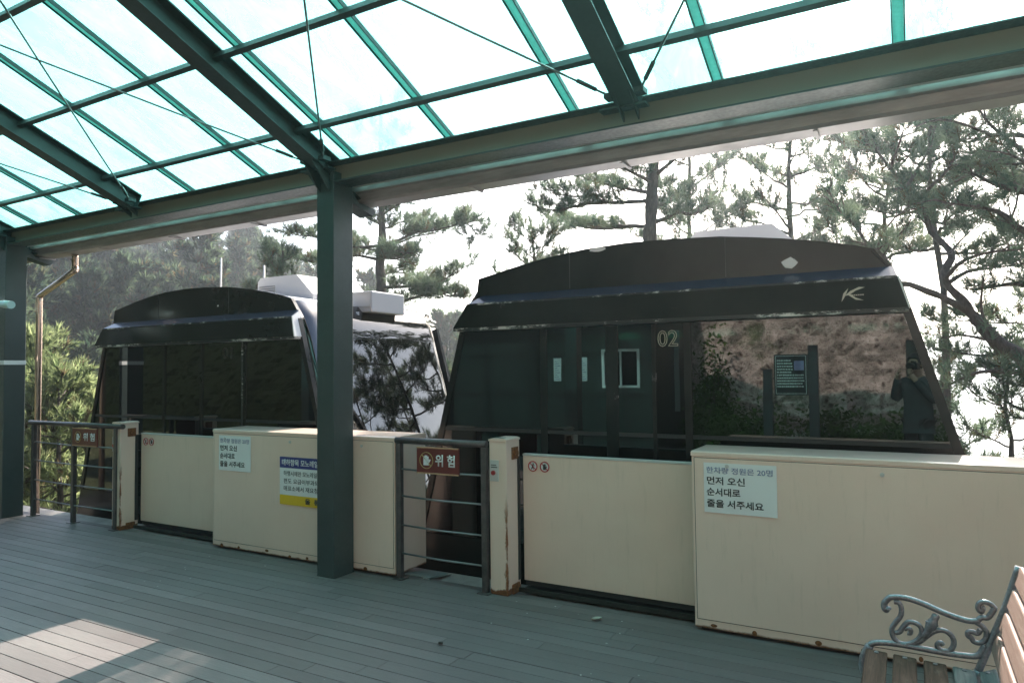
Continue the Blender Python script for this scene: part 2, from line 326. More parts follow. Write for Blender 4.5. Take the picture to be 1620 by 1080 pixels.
# ------------------------------------------------------------------ terrain
def gz(x, y):
    r = math.hypot(x, y); az = math.degrees(math.atan2(x, y))
    # shelf cut under the station, valley beyond, wooded hill on the left, land falling to the sea on the right
    low = -1.7 - 0.22 * max(0, y - 6) - 0.0012 * max(0, y - 10) ** 2
    left = min(1, max(0, (-az - 26) / 26)); left = left * left * (3 - 2 * left)
    hill = -1.7 - 0.35 * max(0, min(r, 22) - 8) + 0.21 * max(0, r - 24)
    hill = min(hill, 19 + 0.02 * (r - 120))
    z = low * (1 - left) + hill * left
    if y < 5: 
        k = min(1, max(0, (5 - y) / 1.5)); z = z * (1 - k) + (-1.7) * k if az > -70 and r < 30 else z
    return max(-85, z + 0.5 * noise.noise((x * .06, y * .06, 3)) * min(1, r / 20))
def terrain():
    bm = bmn(); rows = []
    rad = [0.5, 3, 5, 7, 9, 11, 14, 17, 21, 26, 32, 40, 50, 62, 76, 92, 110, 130, 155, 190, 240]
    N = 96
    for r in rad: rows.append([bm.verts.new((r * math.sin(2 * math.pi * k / N), r * math.cos(2 * math.pi * k / N), gz(r * math.sin(2 * math.pi * k / N), r * math.cos(2 * math.pi * k / N)) - (0.4 if r < 9 else 0))) for k in range(N)])
    for a, b in zip(rows, rows[1:]):
        for k in range(N): bm.faces.new((a[k], a[(k + 1) % N], b[(k + 1) % N], b[k]))
    bm.faces.new(rows[0])
    for f in bm.faces: f.smooth = True
    bmesh.ops.recalc_face_normals(bm, faces=bm.faces)
    m = new_mat('scrubby_hillside_soil', (0.08, 0.08, 0.04), 0.95); g = G(m); v = g.coord()
    g.l(g.ramp(g.noise(0.6, 8, 0.75, v), [(0.3, (0.045, 0.055, 0.022)), (0.55, (0.085, 0.095, 0.035)), (0.75, (0.14, 0.105, 0.07))]), g.b.inputs['Base Color']); g.bump(g.noise(1.5, 6, 0.7, v), 0.8, 0.3)
    tag(obj('hillside', bm, m), kind='structure')
terrain()
bm = bmn(); bmesh.ops.create_circle(bm, cap_ends=True, segments=64, radius=9000, matrix=Matrix.Translation((0, 0, -80)))
seam = new_mat('sea_water', (0.02, 0.05, 0.06), 0.22); g = G(seam); g.bump(g.noise(0.15, 5, 0.6, g.coord()), 0.5, 1.0)
tag(obj('sea', bm, seam), kind='structure')

# ------------------------------------------------------------------ platform deck
def deck():
    bm = bmn(); lay = bm.faces.layers.float.new('board'); rng = random.Random(5); W = 0.111; gap = 0.004
    y = -3.9
    while y < 4.60:
        y1 = min(y + W, 4.61); x = -10.4 - rng.random() * 2.4; xe = 3.2
        while x < xe:
            L = 2.4 if rng.random() < .8 else 1.2; x0, x1 = max(x, -10.05), min(x + L, xe)
            if x1 - x0 > 0.02:
                n0 = len(bm.faces); dz = rng.uniform(-.0012, .0012)
                box(bm, x0, x1 - 0.002, y, y1 - gap, -0.03 + dz, dz, 0.0025)
                bm.faces.ensure_lookup_table(); t = rng.random()
                for f in bm.faces[n0:]: f[lay] = t
            x += L
        y += W
    d = tag(obj('platform_deck', bm, DECK), kind='structure')
    bm = bmn(); box(bm, -10.0, 3.1, -3.9, 4.57, -0.22, -0.036); 
    for k in range(12): box(bm, -9.9 + k * 1.15, -9.75 + k * 1.15, -3.8, 4.55, -1.9, -0.222)
    tag(obj('deck_substructure', bm, new_mat('dark_timber_frame', (0.04, 0.04, 0.038), 0.8)), kind='structure')
    bm = bmn(); box(bm, -10.2, 3.3, 4.612, 4.95, -1.9, -0.045, 0.01)
    tag(obj('platform_edge', bm, CONC), kind='structure')
    bm = bmn(); box(bm, -9.6, 8, 4.952, 8.2, -2.6, -1.55, 0.02); tag(obj('track_bed', bm, CONC), kind='structure')
deck()

# ------------------------------------------------------------------ canopy
SL = 0.4053; ZB, YB = 3.37, 4.235
def rz(y): return ZB + .12 + SL * (YB - y)      # underside of the sheets
def canopy():
    t = thing('station_canopy', 'green steel canopy with sloping teal translucent roof sheets over the platform', 'canopy', (-4.14, 4.36, 0))
    ytop, yeave = 0.75, 4.70; upn = Vector((0, SL, 1)).normalized()
    cols = (-9.31, -4.14, 1.03); rafts = (-9.31, -6.72, -4.14, -1.49, 1.03)
    for x in cols:
        bm = bmn(); box(bm, x - .093, x + .093, 4.24, 4.47, 0.0, 3.30, 0.006); box(bm, x - .094, x + .094, 4.241, 4.469, .0, .012)
        c = obj('column', bm, STEEL, t)
        if x == -9.31:
            bm = bmn(); box(bm, x - .0955, x + .0955, 4.236, 4.474, 1.785, 1.835, .001); obj('white_tape', bm, PAPER, c)
            c['label'] = 'left column with a white tape band'
    for x in (-9.31, -4.14, 1.03):
        bm = bmn(); box(bm, x - .09, x + .09, 0.98, 1.16, 0, rz(1.07) - .41, .006); c = obj('rear_column', bm, STEEL, t)
        for s in (-1, 1): b2 = bmn(); bar(b2, (x, 1.07, 3.6), (x + s * .95, 1.07, rz(1.07) - .36), .09, .09); obj('knee_brace', b2, STEEL, c)
    def hbeam(bm, a, b, wd, dp, tf=.011, tw=.009, up=(0, 0, 1)):
        a, b = Vector(a), Vector(b); d = (b - a).normalized(); s = d.cross(Vector(up)).normalized(); u = s.cross(d)
        bar(bm, a + u * (dp / 2 - tf / 2), b + u * (dp / 2 - tf / 2), wd, tf, up); bar(bm, a - u * (dp / 2 - tf / 2), b - u * (dp / 2 - tf / 2), wd, tf, up)
        bar(bm, a, b, tw, dp - 2 * tf - .002, up)
    bm = bmn(); 
    for z in (3.211, 3.374): box(bm, -10.3, 3.6, 4.24, 4.44, z - .006, z + .006, .002)
    eb = obj('eaves_beam', bm, STEEL, t); b2 = bmn(); box(b2, -10.3, 3.6, 4.335, 4.345, 3.2175, 3.3675); obj('web', b2, WEB, eb)

    bm = bmn(); hbeam(bm, (-10.3, 1.07, rz(1.07) - .315), (3.6, 1.07, rz(1.07) - .315), .18, .20); obj('ridge_beam', bm, STEEL, t)
    for x in rafts:
        ye = 4.62 if x in cols else 4.232
        bm = bmn(); hbeam(bm, (x, ytop, rz(ytop) - .12), (x, ye, rz(ye) - .12), .15, .17)
        r = obj('rafter', bm, STEEL, t)
        b2 = bmn(); bar(b2, (x, ye + .0005, rz(ye) - .12), (x, ye + (.0115 if x in cols else .006), rz(ye) - .122), .15, .168); obj('end_plate', b2, STEEL, r)
        b2 = bmn()
        for s in (-1, 1): prism(b2, [(4.02, rz(4.02) - .207), (4.235, rz(4.235) - .207), (4.235, rz(4.235) - (.36 if x in cols else .26))], x + s * .05 - .005, x + s * .05 + .005, 'X')
        box(b2, x - .19, x + .12, 4.15, 4.239, 3.30, 3.312)
        if x in cols: prism(b2, [(x - .19, 3.299), (x - .094, 3.299), (x - .094, 3.18)], 4.24, 4.25)
        obj('gusset', b2, STEEL, r)
        if x in cols: b2 = bmn(); prism(b2, [(4.471, 3.20), (4.471, 3.085), (4.74, 3.02), (4.77, 3.05), (4.77, 3.085), (4.56, 3.10)], x - .075, x + .075, 'X'); obj('gutter_bracket', b2, STEEL, r)
    # glazing bars up the slope, purlins along it
    xs = [2.95, 1.98, .99, .01, -.97, -1.945, -2.98, -3.925, -4.98, -6.0, -6.95, -7.92, -8.82, -9.8]
    for x in xs:
        bm = bmn(); bar(bm, (x, ytop, rz(ytop) - .010), (x, yeave, rz(yeave) - .010), .052, .018); gb = obj('glazing_bar', bm, BARM, t)
        for s_ in (-1, 1): b2 = bmn(); bar(b2, (x + s_ * .030, ytop, rz(ytop) - .016), (x + s_ * .030, yeave, rz(yeave) - .016), .007, .032); obj('edge_fin', b2, STEEL, gb)
    for k in range(6):
        y = 3.92 - .74 * k
        if y < ytop: continue
        for a, b in zip(rafts, rafts[1:]):
            bm = bmn(); bar(bm, (a + .076 * 0, y, rz(y) - .072), (b, y, rz(y) - .072), .040, .046, upn); obj('purlin', bm, STEEL, t)
    for a, b in zip(xs[1:], xs):
        bm = bmn(); bar(bm, ((a + b) / 2, ytop, rz(ytop) + .004), ((a + b) / 2, yeave + .03, rz(yeave + .03) + .004), abs(b - a) - .012, .006, (0, 0, 1)); obj('roof_sheet', bm, SHEET, t)
        bm = bmn(); bar(bm, (b, ytop, rz(ytop) + .012), (b, yeave, rz(yeave) + .012), .05, .006); obj('cover_strip', bm, SHEET, t)
    # cross bracing rods with turnbuckle lugs
    for a, b in zip(rafts, rafts[1:]):
        for p, q in (((a + .10, 4.12), (b - .10, 1.25)), ((b - .10, 4.12), (a + .10, 1.25))):
            bm = bmn(); P0 = Vector((p[0], p[1], rz(p[1]) - .165)); P1 = Vector((q[0], q[1], rz(q[1]) - .165)); mid = P0.lerp(P1, .5) - Vector((0, 0, .015))
            tube(bm, [P0, P0.lerp(mid, .5) - Vector((0, 0, .004)), mid, P1], .0075, 8); r = obj('bracing_rod', bm, RODM, t)
            b2 = bmn(); d = (P1 - P0).normalized(); tube(b2, [P0 + d * .10, P0 + d * .24], .014, 8)
            box(b2, P0.x - .03, P0.x + .03, P0.y - .03, P0.y + .05, P0.z - .02, P0.z + .012); obj('turnbuckle', b2, STEEL, r)
    # gutter: folded sheet outside the eaves beam
    def gut(x0, x1):
        b = bmn(); prof = [(4.545, 3.24), (4.545, 3.19), (4.585, 3.185), (4.60, 3.125), (4.62, 3.105), (4.755, 3.095), (4.775, 3.11), (4.775, 3.22), (4.765, 3.22), (4.765, 3.12), (4.75, 3.105), (4.625, 3.115), (4.61, 3.13), (4.595, 3.195), (4.555, 3.20), (4.555, 3.24)]
        return prism(b, prof, x0, x1, 'X')
    bm = gut(-9.9, 3.6); gt = obj('gutter', bm, GUT, t)
    for k in range(11):
        b = bmn(); x = -9.2 + 1.25 * k; box(b, x - .012, x + .012, 4.60, 4.78, 3.085, 3.092); box(b, x - .012, x + .012, 4.778, 4.784, 3.085, 3.225); obj('gutter_strap', b, GUT, gt)
    bm = bmn(); box(bm, -10.1, 3.6, 4.47, 4.51, 3.215, 3.25, .003); obj('eaves_trim', bm, ALU, t)
    bm = bmn(); tube(bm, smooth_path([(-8.62, 4.70, 3.09), (-8.62, 4.70, 2.93), (-8.66, 4.70, 2.885), (-9.34, 4.70, 2.655), (-9.39, 4.70, 2.61), (-9.39, 4.70, 2.4)], 4) + [(-9.39, 4.70, -.2)], .036, 14); obj('downpipe', bm, PIPE_STEEL, t, smooth=True)
    bm = bmn(); pa, pb = U(-45, 477, 4.1), U(17, 482, 4.1); tube(bm, [pa, pb], .038, 14); tube(bm, [pb.lerp(pa, .15), pb + (pb - pa) * .01], .045, 14)
    tag(obj('cylinder_fixture', bm, new_mat('pale_blue_plastic', (0.50, 0.66, 0.66), .4), loc=(-8.9, 4.1, 2.1)), 'short pale cylinder fixture sticking out beside the left steel column', 'light fitting')  # plain pale cylinder beside the left column
    return t
canopy()

# ------------------------------------------------------------------ railings
def railing(x0, x1, posts, label):
    t = thing('railing', label, 'railing', ((x0 + x1) / 2, 4.5, 0), 'dark metal railings at the platform edge')
    bm = bmn(); tube(bm, [(x0, 4.5, 1.098), (x1, 4.5, 1.098)], .026, 14); obj('top_rail', bm, RAILP, t)
    for x in posts:
        bm = bmn(); box(bm, x - .022, x + .022, 4.478, 4.522, .006, 1.075, .003); box(bm, x - .05, x + .05, 4.45, 4.55, .0, .008); obj('post', bm, RAILP, t)
    for z in (.865, .65, .42, .197):
        bm = bmn(); tube(bm, [(posts[0], 4.5, z + .006), ((posts[0] + posts[-1]) / 2, 4.5, z - .005), (posts[-1], 4.5, z)], .0075, 8); obj('thin_rail', bm, RODM, t)
    return t
railing(-9.16, -7.30, (-9.06, -8.22, -7.42), 'dark metal railing between the left column and the left gate post')
railing(-3.62, -2.765, (-3.585, -2.782), 'short dark metal railing between the left gate housing and the right gate post')
def danger_sign(x0, x1, z0, z1, label):
    y = 4.452; t = thing('danger_sign', label, 'sign', ((x0 + x1) / 2, y, z0), 'brown danger signs on the railings')
    bm = bmn(); box(bm, x0, x1, y, y + .018, z0, z1, .002); obj('board', bm, BROWN, t)
    bm = bmn(); box(bm, x0, x1, y - .003, y, z0, z0 + .010); box(bm, x0, x1, y - .003, y, z1 - .010, z1); obj('edge_strip', bm, TAN, t)
    cx, cz, r = x0 + .24 * (x1 - x0), (z0 + z1) / 2, .30 * (z1 - z0)
    bm = bmn(); tube(bm, [(cx + r * math.cos(a * math.pi / 12), y - .003, cz + r * math.sin(a * math.pi / 12)) for a in range(24)], .0028, 6, closed=True)
    bar(bm, (cx - r * .7, y - .003, cz + r * .7), (cx + r * .7, y - .003, cz - r * .7), .004, .006); obj('gold_ring', bm, GOLD, t)
    bm = bmn(); box(bm, cx - r * .42, cx + r * .35, y - .005, y - .001, cz - r * .6, cz + r * .15)
    for k in range(4): box(bm, cx - r * .42 + k * r * .2, cx - r * .27 + k * r * .2, y - .005, y - .001, cz + r * .15, cz + r * (.5 + .12 * (k in (1, 2))))
    bar(bm, (cx + r * .3, y - .003, cz - r * .3), (cx + r * .6, y - .003, cz + r * .12), .004, r * .17); obj('hand_symbol', bm, PAPER, t)
    h = (z1 - z0); bm = text_bm('위 험', x0 + .45 * (x1 - x0), cz - .16 * h, y - .001, h * .47, .022, .46 * (x1 - x0)); obj('lettering', bm, PAPER, t)
danger_sign(-3.378, -2.985, .855, 1.062, 'brown danger sign on the short railing beside the right gate post')
danger_sign(-8.17, -7.70, .87, 1.068, 'brown danger sign on the railing at far left')

# ------------------------------------------------------------------ sliding gates
def gate_post(x, label):
    t = thing('gate_post', label, 'gate post', (x, 4.60, 0), 'cream posts that the sliding gates close against')
    bm = bmn(); box(bm, x - .074, x + .074, 4.50, 4.70, .0, 1.125, .006); obj('post_body', bm, CREAM_P, t)
    bm = bmn(); prism(bm, [(x - .078, 1.1255), (x + .078, 1.1255), (x + .078, 1.138), (x + .05, 1.146), (x - .05, 1.146), (x - .078, 1.138)], 4.496, 4.704); c = obj('post_cap', bm, CREAM, t)
    b2 = bmn(); box(b2, x - .05, x + .03, 4.53, 4.58, 1.1465, 1.148); obj('cap_sticker', b2, new_mat('green_black_sticker', (.02, .06, .06), .3), c)
    bm = bmn(); box(bm, x - .066, x + .010, 4.494, 4.499, .83, .985, .001); p = obj('control_panel', bm, LGREY, t)
    b2 = bmn(); cyl(b2, (x - .032, 4.487, .893), .017, .014, 'Y'); obj('push_button', b2, new_mat('red_button', (.30, .02, .02), .3), p)
    b2 = bmn(); box(b2, x - .055, x + .0, 4.4925, 4.4938, .93, .937); box(b2, x - .055, x - .01, 4.4925, 4.4938, .947, .953); obj('panel_print', b2, INK, p)
    bm = bmn(); cyl(bm, (x + .088, 4.62, 1.03), .026, .022, 'X'); box(bm, x + .0745, x + .083, 4.575, 4.665, .985, 1.075); obj('latch_roller', bm, RUST, t); bm = bmn(); box(bm, x + .0745, x + .09, 4.56, 4.66, .0, .07, .004); obj('rusty_foot', bm, RUST, t)
    bm = bmn(); box(bm, x + .0748, x + .0790, 4.66, 4.695, .08, 1.0); obj('rubber_seal', bm, DARK, t)
gate_post(-2.668, 'cream gate post with red button beside the brown danger sign')
gate_post(-7.415, 'cream rusty gate post beside the left railing')
def gate_leaf(x0, x1, label):
    t = thing('sliding_gate', label, 'gate', (x0, 4.74, 0), 'cream sliding gate leaves at the platform edge')
    # ragged lower edge where the paint and metal have rusted away
    bm = bmn(); box(bm, x0, x1, 4.72, 4.76, .068, 1.0, .003); lf = obj('gate_panel', bm, CREAM_G, t)
    bm = bmn(); box(bm, x0 - .002, x1, 4.717, 4.763, 1.0005, 1.016, .002); obj('top_rail', bm, LGREY, t)
    bm = bmn(); box(bm, x0 + .01, x1, 4.728, 4.752, .03, .0675); obj('bottom_rail', bm, DARK, t)
    for k, hx in enumerate((.085, .185)):
        cx, cz, y, r = x0 + hx, .925, 4.7165, .036
        b = bmn(); bmesh.ops.create_circle(b, cap_ends=True, segments=24, radius=r, matrix=Matrix.Translation((cx, y + .002, cz)) @ Matrix.Rotation(math.pi / 2, 4, 'X')); s = obj('prohibition_sticker', b, PAPER, t)
        b = bmn(); tube(b, [(cx + r * math.cos(a * math.pi / 12), y, cz + r * math.sin(a * math.pi / 12)) for a in range(24)], .0045, 6, closed=True); bar(b, (cx - r * .7, y, cz + r * .7), (cx + r * .7, y, cz - r * .7), .003, .006); obj('red_ring', b, REDP, s)
        b = bmn()
        if k == 0:
            sphere(b, (cx + .004, y, cz + .018), .006, .002, .006, 8); bar(b, (cx + .002, y, cz + .012), (cx - .004, y, cz - .008), .003, .009); bar(b, (cx - .004, y, cz - .006), (cx + .008, y, cz - .022), .003, .005); bar(b, (cx - .004, y, cz - .006), (cx - .012, y, cz - .022), .003, .005); bar(b, (cx, y, cz + .008), (cx + .016, y, cz + .004), .003, .004)
        else:
            box(b, cx - .012, cx + .010, y - .002, y, cz - .022, cz + .004)
            for q in range(4): box(b, cx - .012 + q * .0058, cx - .0075 + q * .0058, y - .002, y, cz + .004, cz + .018 + .003 * (q in (1, 2)))
            bar(b, (cx + .008, y, cz - .01), (cx + .018, y, cz + .004), .003, .005)
        obj('pictogram', b, INK, s)
gate_leaf(-2.575, .9, 'cream sliding gate leaf under the right car, closed against the buttoned post')
gate_leaf(-7.325, -4.2, 'cream sliding gate leaf under the left car, closed against the rusty post')
def floor_rail(x0, x1, label):
    bm = bmn(); box(bm, x0, x1, 4.64, 4.70, .0, .018); box(bm, x0, x1, 4.64, 4.648, .0185, .034); box(bm, x0, x1, 4.70, 4.81, -.001, .006)
    tag(obj('floor_rail', bm, new_mat('dark_track_steel', (.05, .055, .05), .4, .5), loc=((x0 + x1) / 2, 4.7, 0)), label, 'gate track', 'floor tracks of the sliding gates')
floor_rail(-2.58, -1.25, 'dark floor track under the gate leaf of the right car'); floor_rail(-7.33, -5.9, 'dark floor track under the gate leaf of the left car')
def housing(x0, x1, label, screws):
    t = thing('gate_housing', label, 'gate housing', ((x0 + x1) / 2, 4.7, .02), 'cream metal pockets that the gate leaves slide into')
    y0, y1, h = 4.488, 4.90, 1.122
    bm = bmn(); box(bm, x0, x1, y0, y0 + .03, .02, h - .03, .003); box(bm, x0, x0 + .03, y0 + .031, y0 + .2, .02, h - .03, .002)
    box(bm, x1 - .03, x1, y0 + .031, y1, .02, h - .03, .002); box(bm, x0, x1 - .031, y1 - .03, y1, .02, h - .03, .002); obj('shell', bm, CREAM_R, t)
    bm = bmn(); box(bm, x0 + .018, x1 - .018, y0 - .0035, y0, .075, h - .042, .0015); fp = obj('front_panel', bm, CREAM, t)
    bm = bmn(); a0, a1, b0, b1, e = x0 + .0175, x1 - .0175, .0745, h - .0415, .003
    for q in ((a0 - e, a1 + e, b0 - e, b0), (a0 - e, a1 + e, b1, b1 + e), (a0 - e, a0, b0, b1), (a1, a1 + e, b0, b1)): box(bm, q[0], q[1], y0 - .0012, y0 - .0002, q[2], q[3])
    obj('seam', bm, DARK, fp)
    bm = bmn(); prism(bm, [(y0 - .004, h - .0295), (y1 + .004, h - .0295), (y1 + .004, h - .004), (y1 - .01, h), (y0 + .012, h), (y0 - .004, h - .006)], x0 - .004, x1 + .004, 'X'); obj('lid', bm, LID, t)
    bm = bmn(); box(bm, x0 + .03, x1 - .02, y0 + .04, y0 + .09, .0, .0195)
    obj('plinth', bm, DARK, t)
    for x in screws:
        bm = bmn(); cyl(bm, (x, y0 - .007, h - .085), .012, .007, 'Y', 12); cyl(bm, (x, y0 - .012, h - .085), .006, .004, 'Y', 8); obj('screw_cover', bm, LGREY, t)
    rng = random.Random(int(abs(x0) * 10))
    for k in range(int((x1 - x0) / .29)):
        x = x0 + .12 + k * .29 + rng.uniform(-.05, .05); b = bmn(); sphere(b, (x, y0 + .002, .038 + rng.uniform(-.01, .012)), rng.uniform(.012, .03), .005, rng.uniform(.010, .02), 10); obj('rust_spot', b, RUST, t)
    return t
housing(-1.222, 2.0, 'long cream gate housing in front of the right car, behind the bench', (-1.0, -.145, .55))
housing(-5.835, -3.625, 'cream gate housing behind the centre column, with a blue and yellow notice', (-5.66, -4.80, -3.97))

def capacity_notice(x0, x1, z0, z1, label, lift):
    y = 4.480; t = thing('notice_sheet', label, 'notice', ((x0 + x1) / 2, y, z0), 'queueing notices on the gate housings')
    bm = bmn(); W, H = x1 - x0, z1 - z0; n = 8
    g2 = [[bm.verts.new((x0 + W * i / n, y - lift * max(0, i / n - .7) * max(0, .5 - j / n) * 6, z0 + H * j / n)) for j in range(n + 1)] for i in range(n + 1)]
    for i in range(n):
        for j in range(n): bm.faces.new((g2[i][j], g2[i + 1][j], g2[i + 1][j + 1], g2[i][j + 1]))
    r = bmesh.ops.extrude_face_region(bm, geom=bm.faces[:]); bmesh.ops.translate(bm, vec=(0, .0012, 0), verts=[q for q in r['geom'] if isinstance(q, bmesh.types.BMVert)])
    bmesh.ops.recalc_face_normals(bm, faces=bm.faces); obj('sheet', bm, PAPER, t)
    s = H * .17
    L = text_bm('한차량 정원은 20명', x0 + W * .035, z1 - H * .20, y - .001, s * .82, .012, W * .91, depth=.0004); obj('heading', L, BLUEINK, t)
    L = text_bm('먼저 오신', x0 + W * .035, z1 - H * .42, y - .001, s, .022, W * .53, depth=.0004)
    join(L, text_bm('순서대로', x0 + W * .035, z1 - H * .645, y - .001, s, .022, W * .47, depth=.0004)); join(L, text_bm('줄을 서주세요', x0 + W * .035, z1 - H * .875, y - .001, s, .022, W * .78, depth=.0004)); obj('lettering', L, INK, t)
capacity_notice(-1.145, -.708, .745, 1.055, 'white queueing notice on the right gate housing with a lifting corner', .0035)
capacity_notice(-5.742, -5.303, .738, 1.066, 'white queueing notice on the left gate housing, beside the blue and yellow notice', .0)
def fare_notice():
    x0, x1, z0, z1, y = -4.922, -4.15, .485, .905, 4.478
    t = thing('fare_notice', 'blue, white and yellow fare notice half hidden by the centre column', 'notice', ((x0 + x1) / 2, y, z0))
    W, H = x1 - x0, z1 - z0
    bm = bmn(); box(bm, x0, x1, y, y + .004, z0 + H * .205, z1 - H * .232); obj('sheet', bm, PAPER, t)
    bm = bmn(); box(bm, x0, x1, y, y + .004, z1 - H * .23, z1); obj('blue_header', bm, BLUE, t)
    bm = bmn(); box(bm, x0, x1, y, y + .004, z0, z0 + H * .203); obj('yellow_footer', bm, YELL, t)
    L = text_bm('태하향목 모노레일 편도이용객', x0 + W * .03, z1 - H * .17, y - .0005, H * .145, .02, W * .94, depth=.0005); obj('header_lettering', L, PAPER, t)
    L = text_bm('하행시에만 모노레일을 이용하실 때', x0 + W * .06, z1 - H * .385, y - .0005, H * .115, .012, W * .9, depth=.0005)
    join(L, text_bm('편도 요금이부과되오니 하단', x0 + W * .06, z1 - H * .545, y - .0005, H * .115, .012, W * .84, depth=.0005)); join(L, text_bm('매표소에서 재요청하여주시기', x0 + W * .06, z1 - H * .70, y - .0005, H * .115, .012, W * .86, depth=.0005)); obj('lettering', L, INK, t)
    L = text_bm('울  릉  군', x0 + W * .40, z0 + H * .06, y - .0005, H * .125, .03, W * .36, depth=.0005); obj('footer_lettering', L, INK, t)
fare_notice()
bm = bmn(); prism(bm, [(4.60, .002), (4.60, .012), (4.88, -.03), (4.88, -.04)], -3.62, -3.36, 'X'); box(bm, -3.42, -3.36, 4.58, 4.62, .001, .012)
tag(obj('bridging_plate', bm, new_mat('worn_galvanised_plate', (.36, .42, .42), .35, .5), loc=(-3.5, 4.7, 0)), 'small galvanised plate on the floor behind the short railing', 'metal plate')

def leaf(px, py, L, m, label, a):
    p = U(px, py, 5); d = p - EYE; q = EYE + d * (-EYE.z / d.z); bm = bmn(); N = 7; rows = []
    for i in range(N):
        t = i / (N - 1); wv = .32 * L * math.sin(math.pi * min(1, t * .96 + .02)) ** .8; c, s_ = math.cos(a), math.sin(a)
        rows.append([bm.verts.new((q.x + (t - .5) * L * c - k * wv * s_, q.y + (t - .5) * L * s_ + k * wv * c, .004 + .010 * abs(k) + .008 * t)) for k in (-1, 0, 1)])
    for A, B in zip(rows, rows[1:]):
        for k in range(2): bm.faces.new((A[k], A[k + 1], B[k + 1], B[k]))
    r = bmesh.ops.extrude_face_region(bm, geom=bm.faces[:]); bmesh.ops.translate(bm, vec=(0, 0, .001), verts=[v for v in r['geom'] if isinstance(v, bmesh.types.BMVert)])
    bmesh.ops.recalc_face_normals(bm, faces=bm.faces); tag(obj('fallen_leaf', bm, m, loc=(q.x, q.y, 0)), label, 'leaf')
leaf(944, 981, .07, new_mat('pale_dry_leaf', (.38, .36, .30), .7), 'pale dry leaf on the deck in front of the right gate leaf', .5)
leaf(697, 1020, .042, new_mat('dark_dry_leaf', (.03, .025, .02), .7), 'dark leaf on the deck near the bottom centre', -.3)
# ------------------------------------------------------------------ monorail cars
YF, YK = 5.10, 7.50
def px_poly(pts, Y): return [(lambda p: (p.x, p.z))(U(a, b, Y)) for a, b in pts]
ARC = px_poly([(760, 442), (827, 420), (873, 407), (927, 395), (993, 385), (1060, 379), (1140, 375), (1186, 376), (1238, 378), (1291, 382), (1354, 389), (1382.5, 394.5)], 5.16)
XL = lambda z: -3.385 - .262 * (2.0 - z)        # slanting left end at height z
XR = lambda z: .035 + .280 * (2.0 - z)
def inter(pts, x):
    for (a, b), (c, d) in zip(pts, pts[1:]):
        if a <= x <= c: return b + (d - b) * (x - a) / (c - a)
    return pts[0][1] if x < pts[0][0] else pts[-1][1]
def poly_plate(poly, y0, y1): return prism(bmn(), poly, y0, y1)
def strip_x(poly_l, poly_r, z0, z1): return [(poly_l(z0), z0), (poly_r(z0), z0), (poly_r(z1), z1), (poly_l(z1), z1)]
